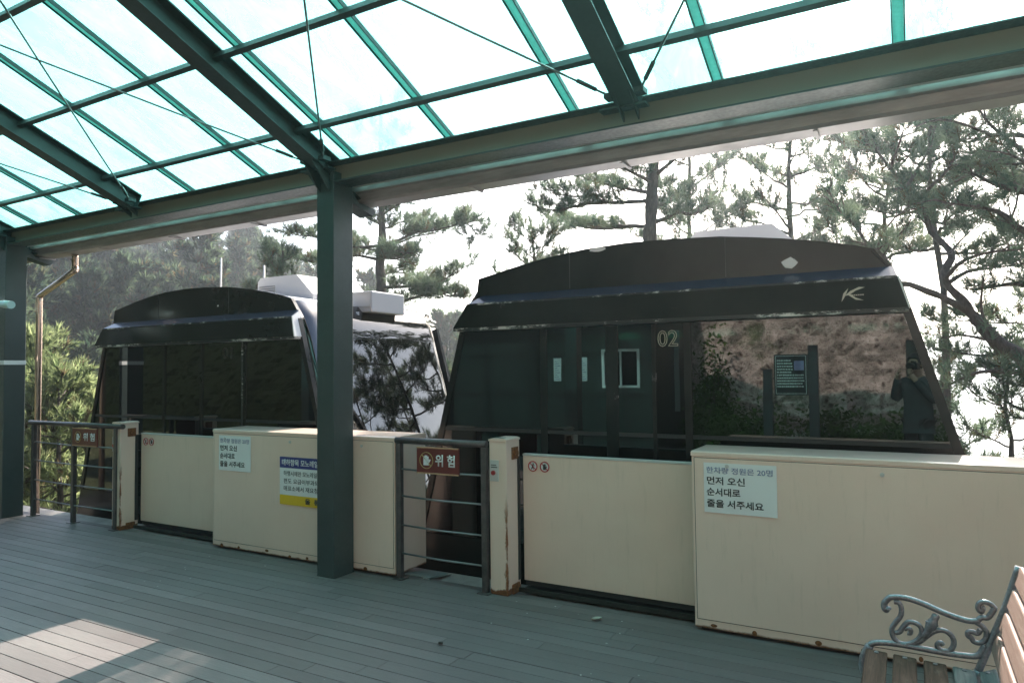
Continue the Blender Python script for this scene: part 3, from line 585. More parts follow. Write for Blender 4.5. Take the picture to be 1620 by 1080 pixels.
def car(dx, label, number, pillars, num_x, logo, chips, peeled):
    def s(p): return (p[0] + dx, p[1])
    t = thing('monorail_car', label, 'monorail car', ((-1.65 + dx), 6.3, -.35), 'black monorail cabins waiting at the platform')
    sh = lambda bm: (bmesh.ops.translate(bm, vec=(dx, 0, 0), verts=bm.verts), bm)[1]
    zg0, zg1 = .22, 1.985
    def P(name, bm, m, par=None, **k): return obj(name, sh(bm), m, par or t, **k)
    # lower body: skirts and floor
    bm = bmn(); prism(bm, strip_x(XL, XR, -.33, zg0 - .001), YF + .004, YF + .05); prism(bm, strip_x(XL, XR, -.33, zg0 - .001), YK - .05, YK); P('skirt', bm, CAR)
    bm = bmn(); prism(bm, [(XL(-.05) + .06, -.05), (XR(-.05) - .06, -.05), (XR(.0) - .06, .0), (XL(.0) + .06, .0)], YF + .06, YK - .06); P('cabin_floor', bm, DARK)
    # roof: arc extruded through the depth
    roof = [(a, b - .03) for a, b in ARC]; roof = [(ARC[0][0] + .03, ARC[0][1] - .06)] + roof[1:-1] + [(ARC[-1][0] - .02, ARC[-1][1] - .05)]
    under = [(a, b - .07) for a, b in reversed(roof)]
    bm = prism(bmn(), roof + under, 5.20, YK); rf = P('roof', bm, WHITE)
    # upper fascia behind the visor, follows the roof arc
    zb = 2.05
    bm = prism(bmn(), ARC + [(XR(2.2) + .0, 2.20), (XR(zb) - .02, zb), (XL(zb) + .25, zb), (ARC[0][0] - .03, 2.23)], 5.13, 5.175); fa = P('upper_fascia', bm, CAR)
    for jx in (-2.35, -1.12):
        bm = bmn(); box(bm, jx - .003, jx + .003, 5.1285, 5.1298, 2.30, inter(ARC, jx) - .01); P('panel_joint', bm, DARK, fa)
    back = [(x, z - .02) for x, z in ARC]
    bm = prism(bmn(), back + [(XR(zb) - .02, zb), (XL(zb) + .05, zb)], YK - .05, YK + .001); P('rear_fascia', bm, CAR)
    # visor: sloping blue top strip, face, flaking lower lip
    vl = lambda z: -3.395 + .63 * (z - 2.0); vr = lambda z: XR(z) - .005
    zt = 2.215
    bm = prism(bmn(), [(4.985, 2.012), (5.010, zt), (5.128, zt), (5.128, 2.012)], 0, 1, 'X')
    for q in bm.verts: q.co.x = vl(q.co.z) if q.co.x < .5 else vr(q.co.z) - .012
    vz = P('visor', bm, CAR)
    bm = prism(bmn(), [(5.010, zt + .002), (5.126, zt + .075), (5.128, zt + .075), (5.128, zt + .002)], 0, 1, 'X')
    for q in bm.verts: q.co.x = vl(zt) + .01 + (q.co.z - zt) * 1.0 if q.co.x < .5 else vr(q.co.z) - .013
    P('visor_top_strip', bm, STRIP, vz)
    bm = bmn(); box(bm, vl(2.0) + .01, vr(2.0) - .012, 4.990, 5.11, 1.988, 2.0115); P('visor_lip', bm, CHIP, vz)
    bm = bmn(); box(bm, vl(zt) + .1, vr(zt) - .02, 5.004, 5.0095, zt - .012, zt + .001); P('visor_edge', bm, CHIP, vz)
    bm = prism(bmn(), [(4.99, 2.012), (5.014, zt - .002), (5.125, zt + .06), (5.125, 2.012)], 0, .011, 'X')
    for q in bm.verts: q.co.x += vr(q.co.z) - .012
    P('visor_end_cap', bm, WHITE, vz)
    # side frame: slanting end posts, pillars, sill rail
    for f, sg in ((XL, 1), (XR, -1)):
        for y0, y1 in ((YF - .012, YF + .045), (YK - .045, YK + .012)):
            bm = prism(bmn(), [(f(zg0), zg0), (f(zg0) + sg * .055, zg0), (f(2.2) + sg * .055, 2.2), (f(2.2), 2.2)], y0, y1); P('corner_post', bm, CAR)
    edges = [None] + list(pillars) + [None]
    for xp, wd in pillars:
        bm = bmn(); box(bm, xp - wd / 2, xp + wd / 2, YF - .010, YF + .04, zg0, 1.987, .003); p = P('pillar', bm, CAR)
        if peeled == xp:
            b2 = bmn(); box(b2, xp - wd / 2, xp - wd / 2 + .028, YF - .0125, YF - .0105, .9, 1.985); P('peeled_strip', b2, CHIP, p); p['label'] = 'pillar with peeled white strip'
    for i in range(len(pillars) + 1):
        a = (lambda z: XL(z) + .056) if i == 0 else (lambda z, q=pillars[i - 1]: q[0] + q[1] / 2 + .001)
        b = (lambda z: XR(z) - .056) if i == len(pillars) else (lambda z, q=pillars[i]: q[0] - q[1] / 2 - .001)
        bm = prism(bmn(), strip_x(a, b, zg0 + .01, zg1), YF, YF + .008); w1 = P('window_pane', bm, GLASS)
        bm = prism(bmn(), strip_x(a, b, 1.135, 1.165), YF - .004, YF - .0005); P('sill_trim', bm, DARK, w1)
    bm = prism(bmn(), strip_x(lambda z: XL(z) + .056, lambda z: XR(z) - .056, zg0 + .01, zg1), YK - .008, YK); P('rear_window', bm, GLASS)
    # bulging black windscreens at both ends
    for f, sg in ((XL, -1), (XR, 1)):
        bm = bmn(); n = 12; k = 14; rows = []
        for j in range(k + 1):
            z = -.33 + (2.40 + .33) * j / k; row = []
            for i in range(n + 1):
                u = i / n * 2 - 1; bulge = .022 * (1 - u * u) * (1 if z < 2.2 else 1 - (z - 2.2) / .25)
                top = max(0, z - 2.22); row.append(bm.verts.new((f(z) + sg * (bulge - .002) - sg * top * top * 3.2, (YF + YK) / 2 + u * (YK - YF - .06) / 2, z)))
            rows.append(row)
        for A, B in zip(rows, rows[1:]):
            for i in range(n): bm.faces.new((A[i], A[i + 1], B[i + 1], B[i])).smooth = True
        r = bmesh.ops.extrude_face_region(bm, geom=bm.faces[:]); bmesh.ops.translate(bm, vec=(-sg * .008, 0, 0), verts=[q for q in r['geom'] if isinstance(q, bmesh.types.BMVert)])
        bmesh.ops.recalc_face_normals(bm, faces=bm.faces); wsn = P('windscreen', bm, BLACKGLASS)
        x = f(2.4) - sg * .15
        bm = bmn(); tube(bm, [(x, 5.2, 2.375), (x + sg * .02, 6.3, 2.38), (x, YK - .02, 2.37)], .018, 8); bar(bm, (x - sg * .05, 5.22, 2.392), (x - sg * .05, YK - .02, 2.388), .12, .034); P('roof_trim', bm, WHITE, wsn)
    # inside: benches along the far side, grab poles
    for x0, x1 in ((-3.35, -2.7), (-1.0, .2)):
        bm = bmn(); box(bm, x0, x1, 6.6, 7.15, .38, .45, .02); box(bm, x0 + .04, x1 - .04, 6.65, 7.1, .0, .379); box(bm, x0, x1, 7.15, 7.22, .46, .95, .02); P('bench_seat', bm, SEATW)
    for x in (-3.05, -2.62, -1.95, -.95, -.1):
        bm = bmn(); tube(bm, [(x, 6.05, .0), (x, 6.05, 2.33)], .02, 10); P('grab_pole', bm, new_mat('steel_pole', (.5, .5, .45), .3, .7) if 'steel_pole' not in bpy.data.materials else bpy.data.materials['steel_pole'])
    bm = bmn(); box(bm, -3.2, -.1, 5.6, 7.2, 2.26, 2.28); P('cabin_ceiling', bm, LGREY)
    bm = bmn(); prism(bm, strip_x(lambda z: XL(z) + .15, lambda z: XR(z) - .15, .02, .85), YK - .10, YK - .055); P('rear_wall', bm, DARK)
    # roof equipment
    def unit(x0, x1, y0, y1, z0, z1, lou, tip):
        b = bmn(); prism(b, [(x0, z0), (x0, z1 - .05), (x0 + .05, z1), (x1 - tip, z1), (x1, z0 + .06), (x1, z0)], y0, y1); u = P('air_conditioner', b, UNITG)
        b = bmn()
        for k in range(7): box(b, x0 + .03, x0 + lou, y0 - .006, y0 - .001, z0 + .03 + k * .026, z0 + .043 + k * .026)
        for k in range(7): box(b, x0 - .006, x0 - .001, y0 + .05, y1 - .05, z0 + .03 + k * .026, z0 + .043 + k * .026)
        P('louvre', b, new_mat('louvre_grey', (.20, .20, .2), .5) if 'louvre_grey' not in bpy.data.materials else bpy.data.materials['louvre_grey'], u)
    unit(-1.58, -.66, 5.92, 6.95, 2.50, 2.805, .30, .26); unit(-2.45, -1.66, 6.1, 7.0, 2.50, 2.70, .76, .06)
    if number == '01': bm = bmn(); box(bm, -.62, .02, 6.15, 6.75, 2.33, 2.575, .015); eq = P('equipment_box', bm, UNITG); bm = bmn(); [box(bm, a_ - .008, a_ + .008, 6.142, 6.1495, 2.39, 2.57) for a_ in (-.60, .0)]; [box(bm, -.59, -.01, 6.142, 6.1495, z_ - .008, z_ + .008) for z_ in (2.40, 2.56)]; P('box_frame', bm, LGREY, eq)
    if number == '01':
        for x, h in ((-2.68, 3.2), (-1.85, 3.03)):
            bm = bmn(); tube(bm, [(x, 6.25, 2.5), (x, 6.25, h)], [.014, .011], 8); P('aerial', bm, LGREY)
    # painted number, logo and chipped patches
    bm = text_bm(number, num_x, 1.815, YF - .004, .165, 0, .155, 'CENTER', outline=.0032); P('number', bm, LOGO if number == '02' else new_mat('dark_vinyl', (.09, .085, .075), .5))  # left car's number has a darker vinyl colour
    if logo:
        k0 = U(1328, 480, 4.985); b = bmn(); kx, kz, yv = k0.x + .012, k0.z + .01, 4.992; s_ = .0038
        def tri(pts, dy=0): prism(b, [(kx + a * s_, kz + (24 - c) * s_) for a, c in pts], yv + dy - .001, yv + dy)
        tri([(0, 24), (3, 10), (11, 1), (8, 9), (4.5, 17)]); tri([(5, 14), (14, 6), (27, 0), (36, 1), (22, 6), (12, 13)]); tri([(10, 12.5), (15, 12), (22, 18), (34, 23), (22, 21.5)])
        for q in b.verts: q.co.y = 4.985 + (q.co.z - 2.012) / .203 * .025 - (.003 if q.co.y < yv - .0005 else .0015)
        P('logo', b, LOGO, vz)
        for q in range(6):
            b = bmn() if q == 0 else b
            yy = 4.985 + (kz + 10.5 * s_ - 2.012) / .203 * .025; box(b, kx + (16 + q * 3.2) * s_, kx + (18.2 + q * 3.2) * s_, yy - .0025, yy - .001, kz + 9.5 * s_, kz + 11.5 * s_)
        P('logo_small_print', b, LOGO, vz)
    for (px, py, wpx, hpx) in chips:
        c = U(px, py, 5.128); rr = random.Random(px); k = 5.128 / 1110 * 1.1; b = bmn()
        prism(b, [(c.x + k * wpx / 2 * math.cos(a * .7) * rr.uniform(.7, 1.1), c.z + k * hpx / 2 * math.sin(a * .7) * rr.uniform(.7, 1.1)) for a in range(9)], 5.1265, 5.129); P('paint_chip', b, WHITE, fa)
    return t
C2 = car(0, 'black monorail car numbered 02 on the right, with a beige K logo', '02', [(-2.58, .06), (-1.99, .10), (-1.655, .03), (-1.40, .055)], -1.545, True, [(1249, 416, 24, 15), (945, 395, 32, 7)], None)
C1 = car(-5.31, 'black monorail car numbered 01 on the left, with two aerials', '01', [(-2.18, .05), (-1.52, .05), (-.83, .07)], -1.08, False, [(1110, 420, 5, 4)], -.83)
bm = bmn(); box(bm, -9.2, 8, 6.1, 6.5, -1.2, -.75, .01)
rt = thing('monorail_track', 'steel monorail beam running under both black cars', 'rail track', (-3, 6.3, -1.5)); obj('beam', bm, STEEL, rt)
for k in range(8):
    b = bmn(); x = -8.8 + 2.2 * k; box(b, x - .06, x + .06, 6.15, 6.45, -1.55, -1.201); obj('support', b, STEEL, rt)
bm = bmn(); pts = []
ht = thing('ribbed_hose', 'pale ribbed hose standing in the gap beside the right car', 'hose', (-3.62, 5.45, -1.5))
b = bmn()
for k in range(30):
    z = -1.5 + k * .062; tube(b, [(-3.93, 5.5, z), (-3.93, 5.5, z + .02), (-3.93, 5.5, z + .045), (-3.93, 5.5, z + .061)], [.085, .105, .105, .085], 14, cap=(k in (0, 29)))
obj('hose_body', b, new_mat('pale_lilac_plastic', (.42, .43, .50), .5), ht)

# ------------------------------------------------------------------ bench
def bench():
    Y1, Y0 = 3.43, 1.95
    t = thing('park_bench', 'wooden slatted bench with scrolled cast iron arms at the lower right', 'bench', (.05, 2.7, 0))
    def scrolls(Y):
        b = bmn(); Q = lambda px, py: (lambda p: (p.x, Y, p.z))(U(px, py, 3.43))
        z = lambda a, b_: Q(1340 + a / 5.4, 880 + b_ / 5.4)      # measured from the enlarged crop
        tube(b, smooth_path([z(362, 455), z(345, 440), z(335, 455), z(320, 440), z(318, 400), z(345, 365), z(385, 345), z(500, 352), z(650, 400), z(800, 468), z(940, 520), z(1050, 548), z(1130, 545)], 5), .0125, 8)
        tube(b, smooth_path([z(400, 385), z(445, 395), z(465, 450), z(455, 510), z(415, 560), z(385, 610), z(390, 670), z(430, 725), z(500, 745), z(570, 730), z(620, 690), z(640, 640), z(620, 590), z(570, 560), z(520, 560), z(480, 600), z(450, 640), z(410, 650)], 5), .0105, 8)
        tube(b, smooth_path([z(490, 620), z(520, 610), z(545, 625), z(540, 655), z(515, 650)], 4), .009, 8)
        tube(b, smooth_path([z(560, 745), z(620, 725), z(680, 680), z(740, 640), z(800, 625), z(860, 645), z(905, 695), z(910, 755), z(880, 800), z(840, 805), z(790, 790), z(770, 755), z(795, 730), z(820, 755)], 5), .0105, 8)
        tube(b, smooth_path([z(650, 690), z(700, 620), z(735, 555), z(765, 490)], 4), [.010] * 1 + [.016] * 4 + [.020] * 4 + [.015] * 3 + [.010], 8)
        tube(b, smooth_path([z(665, 655), z(690, 600), z(690, 545)], 4), .009, 8); tube(b, smooth_path([z(690, 650), z(740, 600), z(770, 575)], 4), .009, 8)
        tube(b, smooth_path([z(1270, 450), z(1225, 405), z(1170, 385), z(1130, 400), z(1120, 440), z(1145, 470), z(1160, 440), z(1150, 425)], 5), .0105, 8)
        tube(b, smooth_path([z(1120, 540), z(1150, 520), z(1200, 520), z(1235, 480), z(1260, 440)], 4), .0115, 8)
        tube(b, smooth_path([z(1100, 560), z(1150, 590), z(1190, 640), z(1185, 700), z(1140, 735), z(1085, 725), z(1060, 690), z(1035, 675), z(1035, 645), z(1070, 640), z(1115, 655), z(1140, 620)], 5), .0105, 8)
        tube(b, smooth_path([z(195, 755), z(225, 738), z(300, 733), z(450, 748), z(650, 785), z(850, 822), z(1000, 842), z(1090, 848), z(1140, 825), z(1180, 760)], 5), .013, 8)
        q0, q1 = Q(1561, 1030), Q(1612, 896)
        tube(b, smooth_path([(q0[0] - .03, Y, q0[2] - .08), q0, ((q0[0] + q1[0]) / 2 + .006, Y, (q0[2] + q1[2]) / 2), q1], 5), .014, 8)
        # legs
        tube(b, smooth_path([z(195, 755), (-.21, Y, .36), (-.17, Y, .22), (-.20, Y, .08), (-.25, Y, .012)], 5), .017, 8); tube(b, smooth_path([(q0[0] - .03, Y, q0[2] - .08), (.20, Y, .25), (.26, Y, .10), (.34, Y, .012)], 5), .017, 8)
        tube(b, smooth_path([(-.17, Y, .22), (0, Y, .30), (.20, Y, .25)], 5), .011, 8)
        return b
    for Y in (Y1, Y0): obj('end_frame', scrolls(Y), CAST, t)
    # seat slats run along the bench (local x = front to back), curved seat
    for k, (x, zz, wd, mt) in enumerate(((-.153, .440, .082, BENCH_S), (-.048, .436, .086, BENCH_S), (.060, .431, .082, BENCH_S), (.160, .426, .078, PALEBOARD), (.238, .432, .062, PALEBOARD))):
        b = bmn(); box(b, x - wd / 2, x + wd / 2, Y0 + .015, Y1 - .02, zz - .028, zz, .006, 0, Matrix.Translation((x, 0, zz)) @ Matrix.Rotation(R(2.5 if k < 4 else -25), 4, 'Y') @ Matrix.Translation((-x, 0, -zz)))
        s_ = obj('seat_slat', b, mt, t)
        if mt is PALEBOARD: s_['label'] = 'grey worn slat near the back'
        b = bmn(); cyl(b, (x, Y1 - .05, zz + .002), .009, .004, 'Z', 10); cyl(b, (x, Y0 + .05, zz + .002), .009, .004, 'Z', 10); obj('bolt', b, CAST, s_)
    a, c = Vector((.262, 0, .50)), Vector((.375, 0, .862)); d = (c - a).normalized(); n = Vector((d.z, 0, -d.x))
    for k in range(4):
        p = a.lerp(c, (k + .5) / 4); hw = .039
        mt = Matrix((n, Vector((0, 1, 0)), d)).transposed().to_4x4(); mt.translation = p
        b = bmn(); box(b, -.013, .013, Y0 + .015, Y1 - .02, -hw, hw, .007, 0, mt); obj('back_slat', b, BENCH_B, t)
bench()

# ------------------------------------------------------------------ pines
def fill_mesh(name, V, F, mat, attr=None, smooth=False):
    V = np.asarray(V, np.float32).reshape(-1, 3); F = np.asarray(F, np.int32); n = F.shape[1]
    me = bpy.data.meshes.new(name); me.vertices.add(len(V)); me.vertices.foreach_set('co', V.ravel())
    me.loops.add(F.size); me.loops.foreach_set('vertex_index', F.ravel()); me.polygons.add(len(F))
    me.polygons.foreach_set('loop_start', np.arange(len(F), dtype=np.int32) * n); me.polygons.foreach_set('loop_total', np.full(len(F), n, np.int32))
    if smooth: me.polygons.foreach_set('use_smooth', np.ones(len(F), bool))
    me.update(calc_edges=True); me.materials.append(mat)
    if attr is not None:
        a = me.attributes.new('tuft', 'FLOAT', 'FACE'); a.data.foreach_set('value', np.asarray(attr, np.float32))
    return me
def unit(v): return v / (np.linalg.norm(v, axis=-1, keepdims=True) + 1e-9)
class Pine:
    def __init__(s, seed): s.rng = np.random.default_rng(seed); s.V = []; s.F = []; s.nv = 0; s.tp = []; s.td = []
    def limb(s, pts, r0, r1, n=7):
        pts = np.asarray(pts, float); N = len(pts); t = np.gradient(pts, axis=0); t = unit(t)
        ref = np.array([0, 0, 1.]) if abs(t[0][2]) < .9 else np.array([1., 0, 0]); side = np.cross(t[0], ref); side /= np.linalg.norm(side)
        base = s.nv
        for i in range(N):
            side = side - t[i] * (side @ t[i]); side /= np.linalg.norm(side) + 1e-9; q = np.cross(t[i], side); r = r0 + (r1 - r0) * i / (N - 1)
            for k in range(n):
                a = 2 * math.pi * k / n; s.V.append(pts[i] + (side * math.cos(a) + q * math.sin(a)) * r * (1 + .10 * s.rng.normal() * (r > .03)))
        for i in range(N - 1):
            for k in range(n): s.F.append((base + i * n + k, base + i * n + (k + 1) % n, base + (i + 1) * n + (k + 1) % n, base + (i + 1) * n + k))
        s.nv += N * n
    def wig(s, a, b, n, amp, sag=0.0):
        a, b = np.asarray(a, float), np.asarray(b, float); u = np.linspace(0, 1, n)[:, None]; L = np.linalg.norm(b - a)
        p = a + (b - a) * u; w_ = np.cumsum(s.rng.normal(size=(n, 3)), axis=0) * amp * L / math.sqrt(n); w_ -= u * w_[-1]; w_[0] = 0
        p = p + w_; p[:, 2] -= sag * L * (4 * u * (1 - u))[:, 0]; return p
    def dress(s, path, r, dens=1.0, start=.3, sub=.55, upw=.35, ntuft=1.0, twigs=True):
        """side twigs with upright candle-like tufts along a limb"""
        path = np.asarray(path, float); seg = np.linalg.norm(np.diff(path, axis=0), axis=1); L = seg.sum(); cum = np.concatenate([[0], np.cumsum(seg)])
        k = max(2, int(L * 6.0 * dens))
        for j in range(k + 1):
            u = start + (1 - start) * (j + s.rng.uniform(-.3, .3)) / k; u = min(max(u, .02), 1.0); x = u * L
            i = min(np.searchsorted(cum, x, 'right') - 1, len(seg) - 1); p = path[i] + (path[i + 1] - path[i]) * ((x - cum[i]) / max(seg[i], 1e-6)); t = unit(path[i + 1] - path[i])
            side = unit(np.cross(t, [0, 0, 1.])) * (1 if j % 2 else -1)
            d = unit(t * s.rng.uniform(.3, .9) + side * s.rng.uniform(.3, 1.1) + np.array([0, 0, s.rng.uniform(-.05, upw)]) + s.rng.normal(size=3) * .15)
            l = sub * s.rng.uniform(.45, 1.15) * (.55 + .45 * (1 - abs(u - .55)))
            tw = s.wig(p, p + d * l, 4, .10, -.06)
            if twigs: s.limb(tw, max(.004, r * .3), .003, 4)
            m = max(2, int(l * 17 * ntuft))
            for q in range(m):
                f = .3 + .7 * (q + s.rng.random()) / m; pp = tw[0] + (tw[-1] - tw[0]) * f + s.rng.normal(size=3) * .04
                dd = unit(d * .55 + np.array([0, 0, .75]) + s.rng.normal(size=3) * .35); s.tp.append(pp); s.td.append(dd)
        s.tp.append(path[-1]); s.td.append(unit(path[-1] - path[-2] + np.array([0, 0, .2])))
    def needles(s, n=16, L=.13, w_=.0065, spread=.75, shoot=.10):
        P = np.repeat(np.asarray(s.tp), n, 0); D = np.repeat(np.asarray(s.td), n, 0); T = len(s.tp); rng = s.rng
        P = P + D * rng.uniform(0, shoot, (len(P), 1)); d = unit(D + rng.normal(size=D.shape) * spread * .6); ln = L * rng.uniform(.7, 1.2, (len(P), 1))
        sd_ = unit(np.cross(d, rng.normal(size=d.shape))) * w_
        V = np.stack([P - sd_, P + sd_, P + d * ln], 1).reshape(-1, 3); F = np.arange(len(V)).reshape(-1, 3); at = np.repeat(rng.random(T), n); return V, F, at
    def build(s, base, label, cat, group=None, mat=None, n=16, L=.13, w_=.0065, name='pine_tree', shoot=.10, spread=.75):
        base = np.asarray(base, float); t = thing(name, label, cat, tuple(base), group)
        me = fill_mesh('trunk', np.asarray(s.V) - base, s.F, BARK, smooth=True); o = bpy.data.objects.new('trunk', me); COL.objects.link(o); o.parent = t
        V, F, at = s.needles(n, L, w_, spread, shoot); me = fill_mesh('crown', V - base, F, mat or NEEDLE, at); o = bpy.data.objects.new('crown', me); COL.objects.link(o); o.parent = t
        return t
def auto_pine(seed, base, H, r0, lo, Rr, limbs, lean=(0, 0), dens=1.0, flat=.15, hi=1.0, shape=1.4, sub=.55, wig=.02, bias=None, gap=None, twigs=True, ntuft=1.0):
    p = Pine(seed); base = np.asarray(base, float); rng = p.rng
    top = base + np.array([lean[0], lean[1], H]); tr = p.wig(base, top, 12, wig); p.limb(tr, r0, r0 * .18, 9)
    for i in range(limbs):
        t = lo + (hi - lo) * ((i + rng.uniform(-.3, .3)) / max(1, limbs - 1)); t = min(max(t, lo), .985); az = i * 2.39996 + rng.normal() * .4
        if gap and gap[0] < t < gap[1]: continue
        k = (t - lo) / (1 - lo + 1e-6); prof = (1 - k ** shape) * .88 + .14; prof *= (.62 + .38 * min(1, k / .18))
        L = Rr * prof * rng.uniform(.6, 1.12)
        d = np.array([math.cos(az), math.sin(az), 0]); 
        if bias is not None: d = unit(d + np.array([bias[0], bias[1], 0])); 
        x = t * (len(tr) - 1); i0 = min(int(x), len(tr) - 2); o = tr[i0] + (tr[i0 + 1] - tr[i0]) * (x - i0)
        e = o + d * L + np.array([0, 0, L * (flat + .55 * k + rng.normal() * .10)]); q = p.wig(o, e, 7, .07, .05)
        p.limb(q, max(.012, r0 * .34 * (1 - .6 * k)), .006, 6); p.dress(q, .02, dens, .28, sub * (.7 + .3 * prof), twigs=twigs, ntuft=ntuft)
    p.dress(tr[-3:], .015, dens, .0, sub * .6, twigs=twigs, ntuft=ntuft)
    return p

# ------------------------------------------------------------------ the pines behind the cars
def at(px, dist, dz=0.0):
    d = U(px, 590, 10) - EYE; h = math.hypot(d.x, d.y); x, y = d.x / h * dist, d.y / h * dist
    return (x, y, gz(x, y) - .15 + dz)
def traced(p, Y, pts, r0, r1, rng, amp=.25, dens=1.0, sub=.5, start=.3, bend=0.0, ntuft=1.0):
    """a limb whose run was measured in the photograph, given its own sweep in depth"""
    n = len(pts); dy = np.cumsum(rng.normal(size=n) * amp); dy -= dy[0]
    q = [tuple(U(a, b, Y + dy[i] + bend * i / max(1, n - 1))) for i, (a, b) in enumerate(pts)]
    q = [tuple(v) for v in smooth_path(q, 3)]
    p.limb(q, r0, r1, 7); p.dress(q, r0, dens, start, sub, ntuft=ntuft); return q
PG = 'tall pines behind the cars'
def left_pine():
    p = Pine(11); rng = p.rng; Y = 13.8; b = at(601, 18.0)
    top = U(603, 150, Y)
    tr = [b] + [tuple(U(x, y, Y)) for x, y in ((604, 500), (601, 423), (605, 379), (603, 321), (602, 250))] + [tuple(top)]
    tr = [tuple(v) for v in smooth_path(tr, 3)]; p.limb(tr, .16, .03, 9)
    for pts, bend in (([(609, 388), (633, 379), (656, 368), (689, 364), (738, 354), (753, 372)], -1.), ([(600, 389), (567, 391), (540, 388), (500, 375), (455, 372)], -1.), ([(600, 411), (576, 406), (553, 404), (500, 415), (440, 402)], .8),
                      ([(607, 454), (644, 453), (689, 448), (729, 426)], -.8), ([(609, 483), (644, 474), (689, 463), (712, 470)], -1.2), ([(603, 330), (640, 317), (667, 312), (690, 300)], .5), ([(602, 355), (575, 340), (545, 325), (500, 318)], .3), ([(603, 470), (580, 472), (555, 480)], -.5), ([(604, 400), (625, 410), (640, 400)], -1.6), ([(603, 440), (620, 430), (660, 436)], 1.)):
        traced(p, Y, pts, .045, .008, rng, .18, 1.6, .52, .16, bend)
    for k in range(14):
        z = .45 + .53 * k / 13; o = np.array(tr[int(z * (len(tr) - 1))]); az = k * 2.4 + .5; L = 2.5 * (1.05 - z) + .35
        q = p.wig(o, o + np.array([math.cos(az) * L, math.sin(az) * L, .35 * L]), 6, .07, .04); p.limb(q, .03, .006, 6); p.dress(q, .02, 1.1, .25, .5)
    p.build(b, 'open crowned pine with level limbs, rising behind the left car beside the centre column', 'pine tree', PG, NEEDLE, n=24, L=.21, w_=.007, shoot=.16, spread=1.15)
def mid_pine():
    p = Pine(12); rng = p.rng; Y = 14.2; b = at(1026, 15.0); Y = b[1]
    tr = [b] + [tuple(U(x, y, Y)) for x, y in ((1028, 420), (1030, 360), (1032, 300), (1036, 240), (1040, 180), (1044, 110), (1046, 40))]
    tr = [tuple(v) for v in smooth_path(tr, 3)]; p.limb(tr, .17, .05, 10)
    for pts, bend in (([(1022, 318), (996, 320), (960, 320), (949, 309), (916, 311), (891, 308), (868, 300)], -1.), ([(960, 320), (929, 322), (904, 328), (876, 333), (845, 325)], -.6), ([(1022, 358), (993, 358), (949, 362), (916, 358), (890, 350)], 1.),
                      ([(1030, 305), (1000, 300), (960, 292), (925, 285)], .8), ([(1037, 277), (1058, 260), (1078, 243), (1100, 215)], -.6), ([(1032, 353), (1056, 344), (1073, 336), (1093, 340), (1120, 330)], -.8), ([(1030, 325), (1060, 320), (1085, 300)], .9), ([(1034, 290), (1005, 275), (975, 262)], -1.2), ([(1036, 240), (1015, 225), (990, 215), (965, 220)], 1.5), ([(1040, 200), (1085, 180), (1130, 170)], .6)):
        traced(p, Y, pts, .05, .008, rng, .18, 1.8, .52, .2, bend)
    for k in range(20):
        z = .62 + .37 * k / 19; o = np.array(tr[int(z * (len(tr) - 1))]); az = (k * 2.4) % 3.3 - 1.65; L = 2.3 * (1.12 - z) + .4
        q = p.wig(o, o + np.array([math.cos(az) * L, math.sin(az) * L, .3 * L]), 6, .07, .04); p.limb(q, .035, .006, 6); p.dress(q, .02, 1.2, .25, .55)
    p.build(b, 'pine with the thickest straight trunk, rising behind the left end of the right car', 'pine tree', PG, NEEDLE, n=24, L=.19, w_=.0062, shoot=.15, spread=1.15)
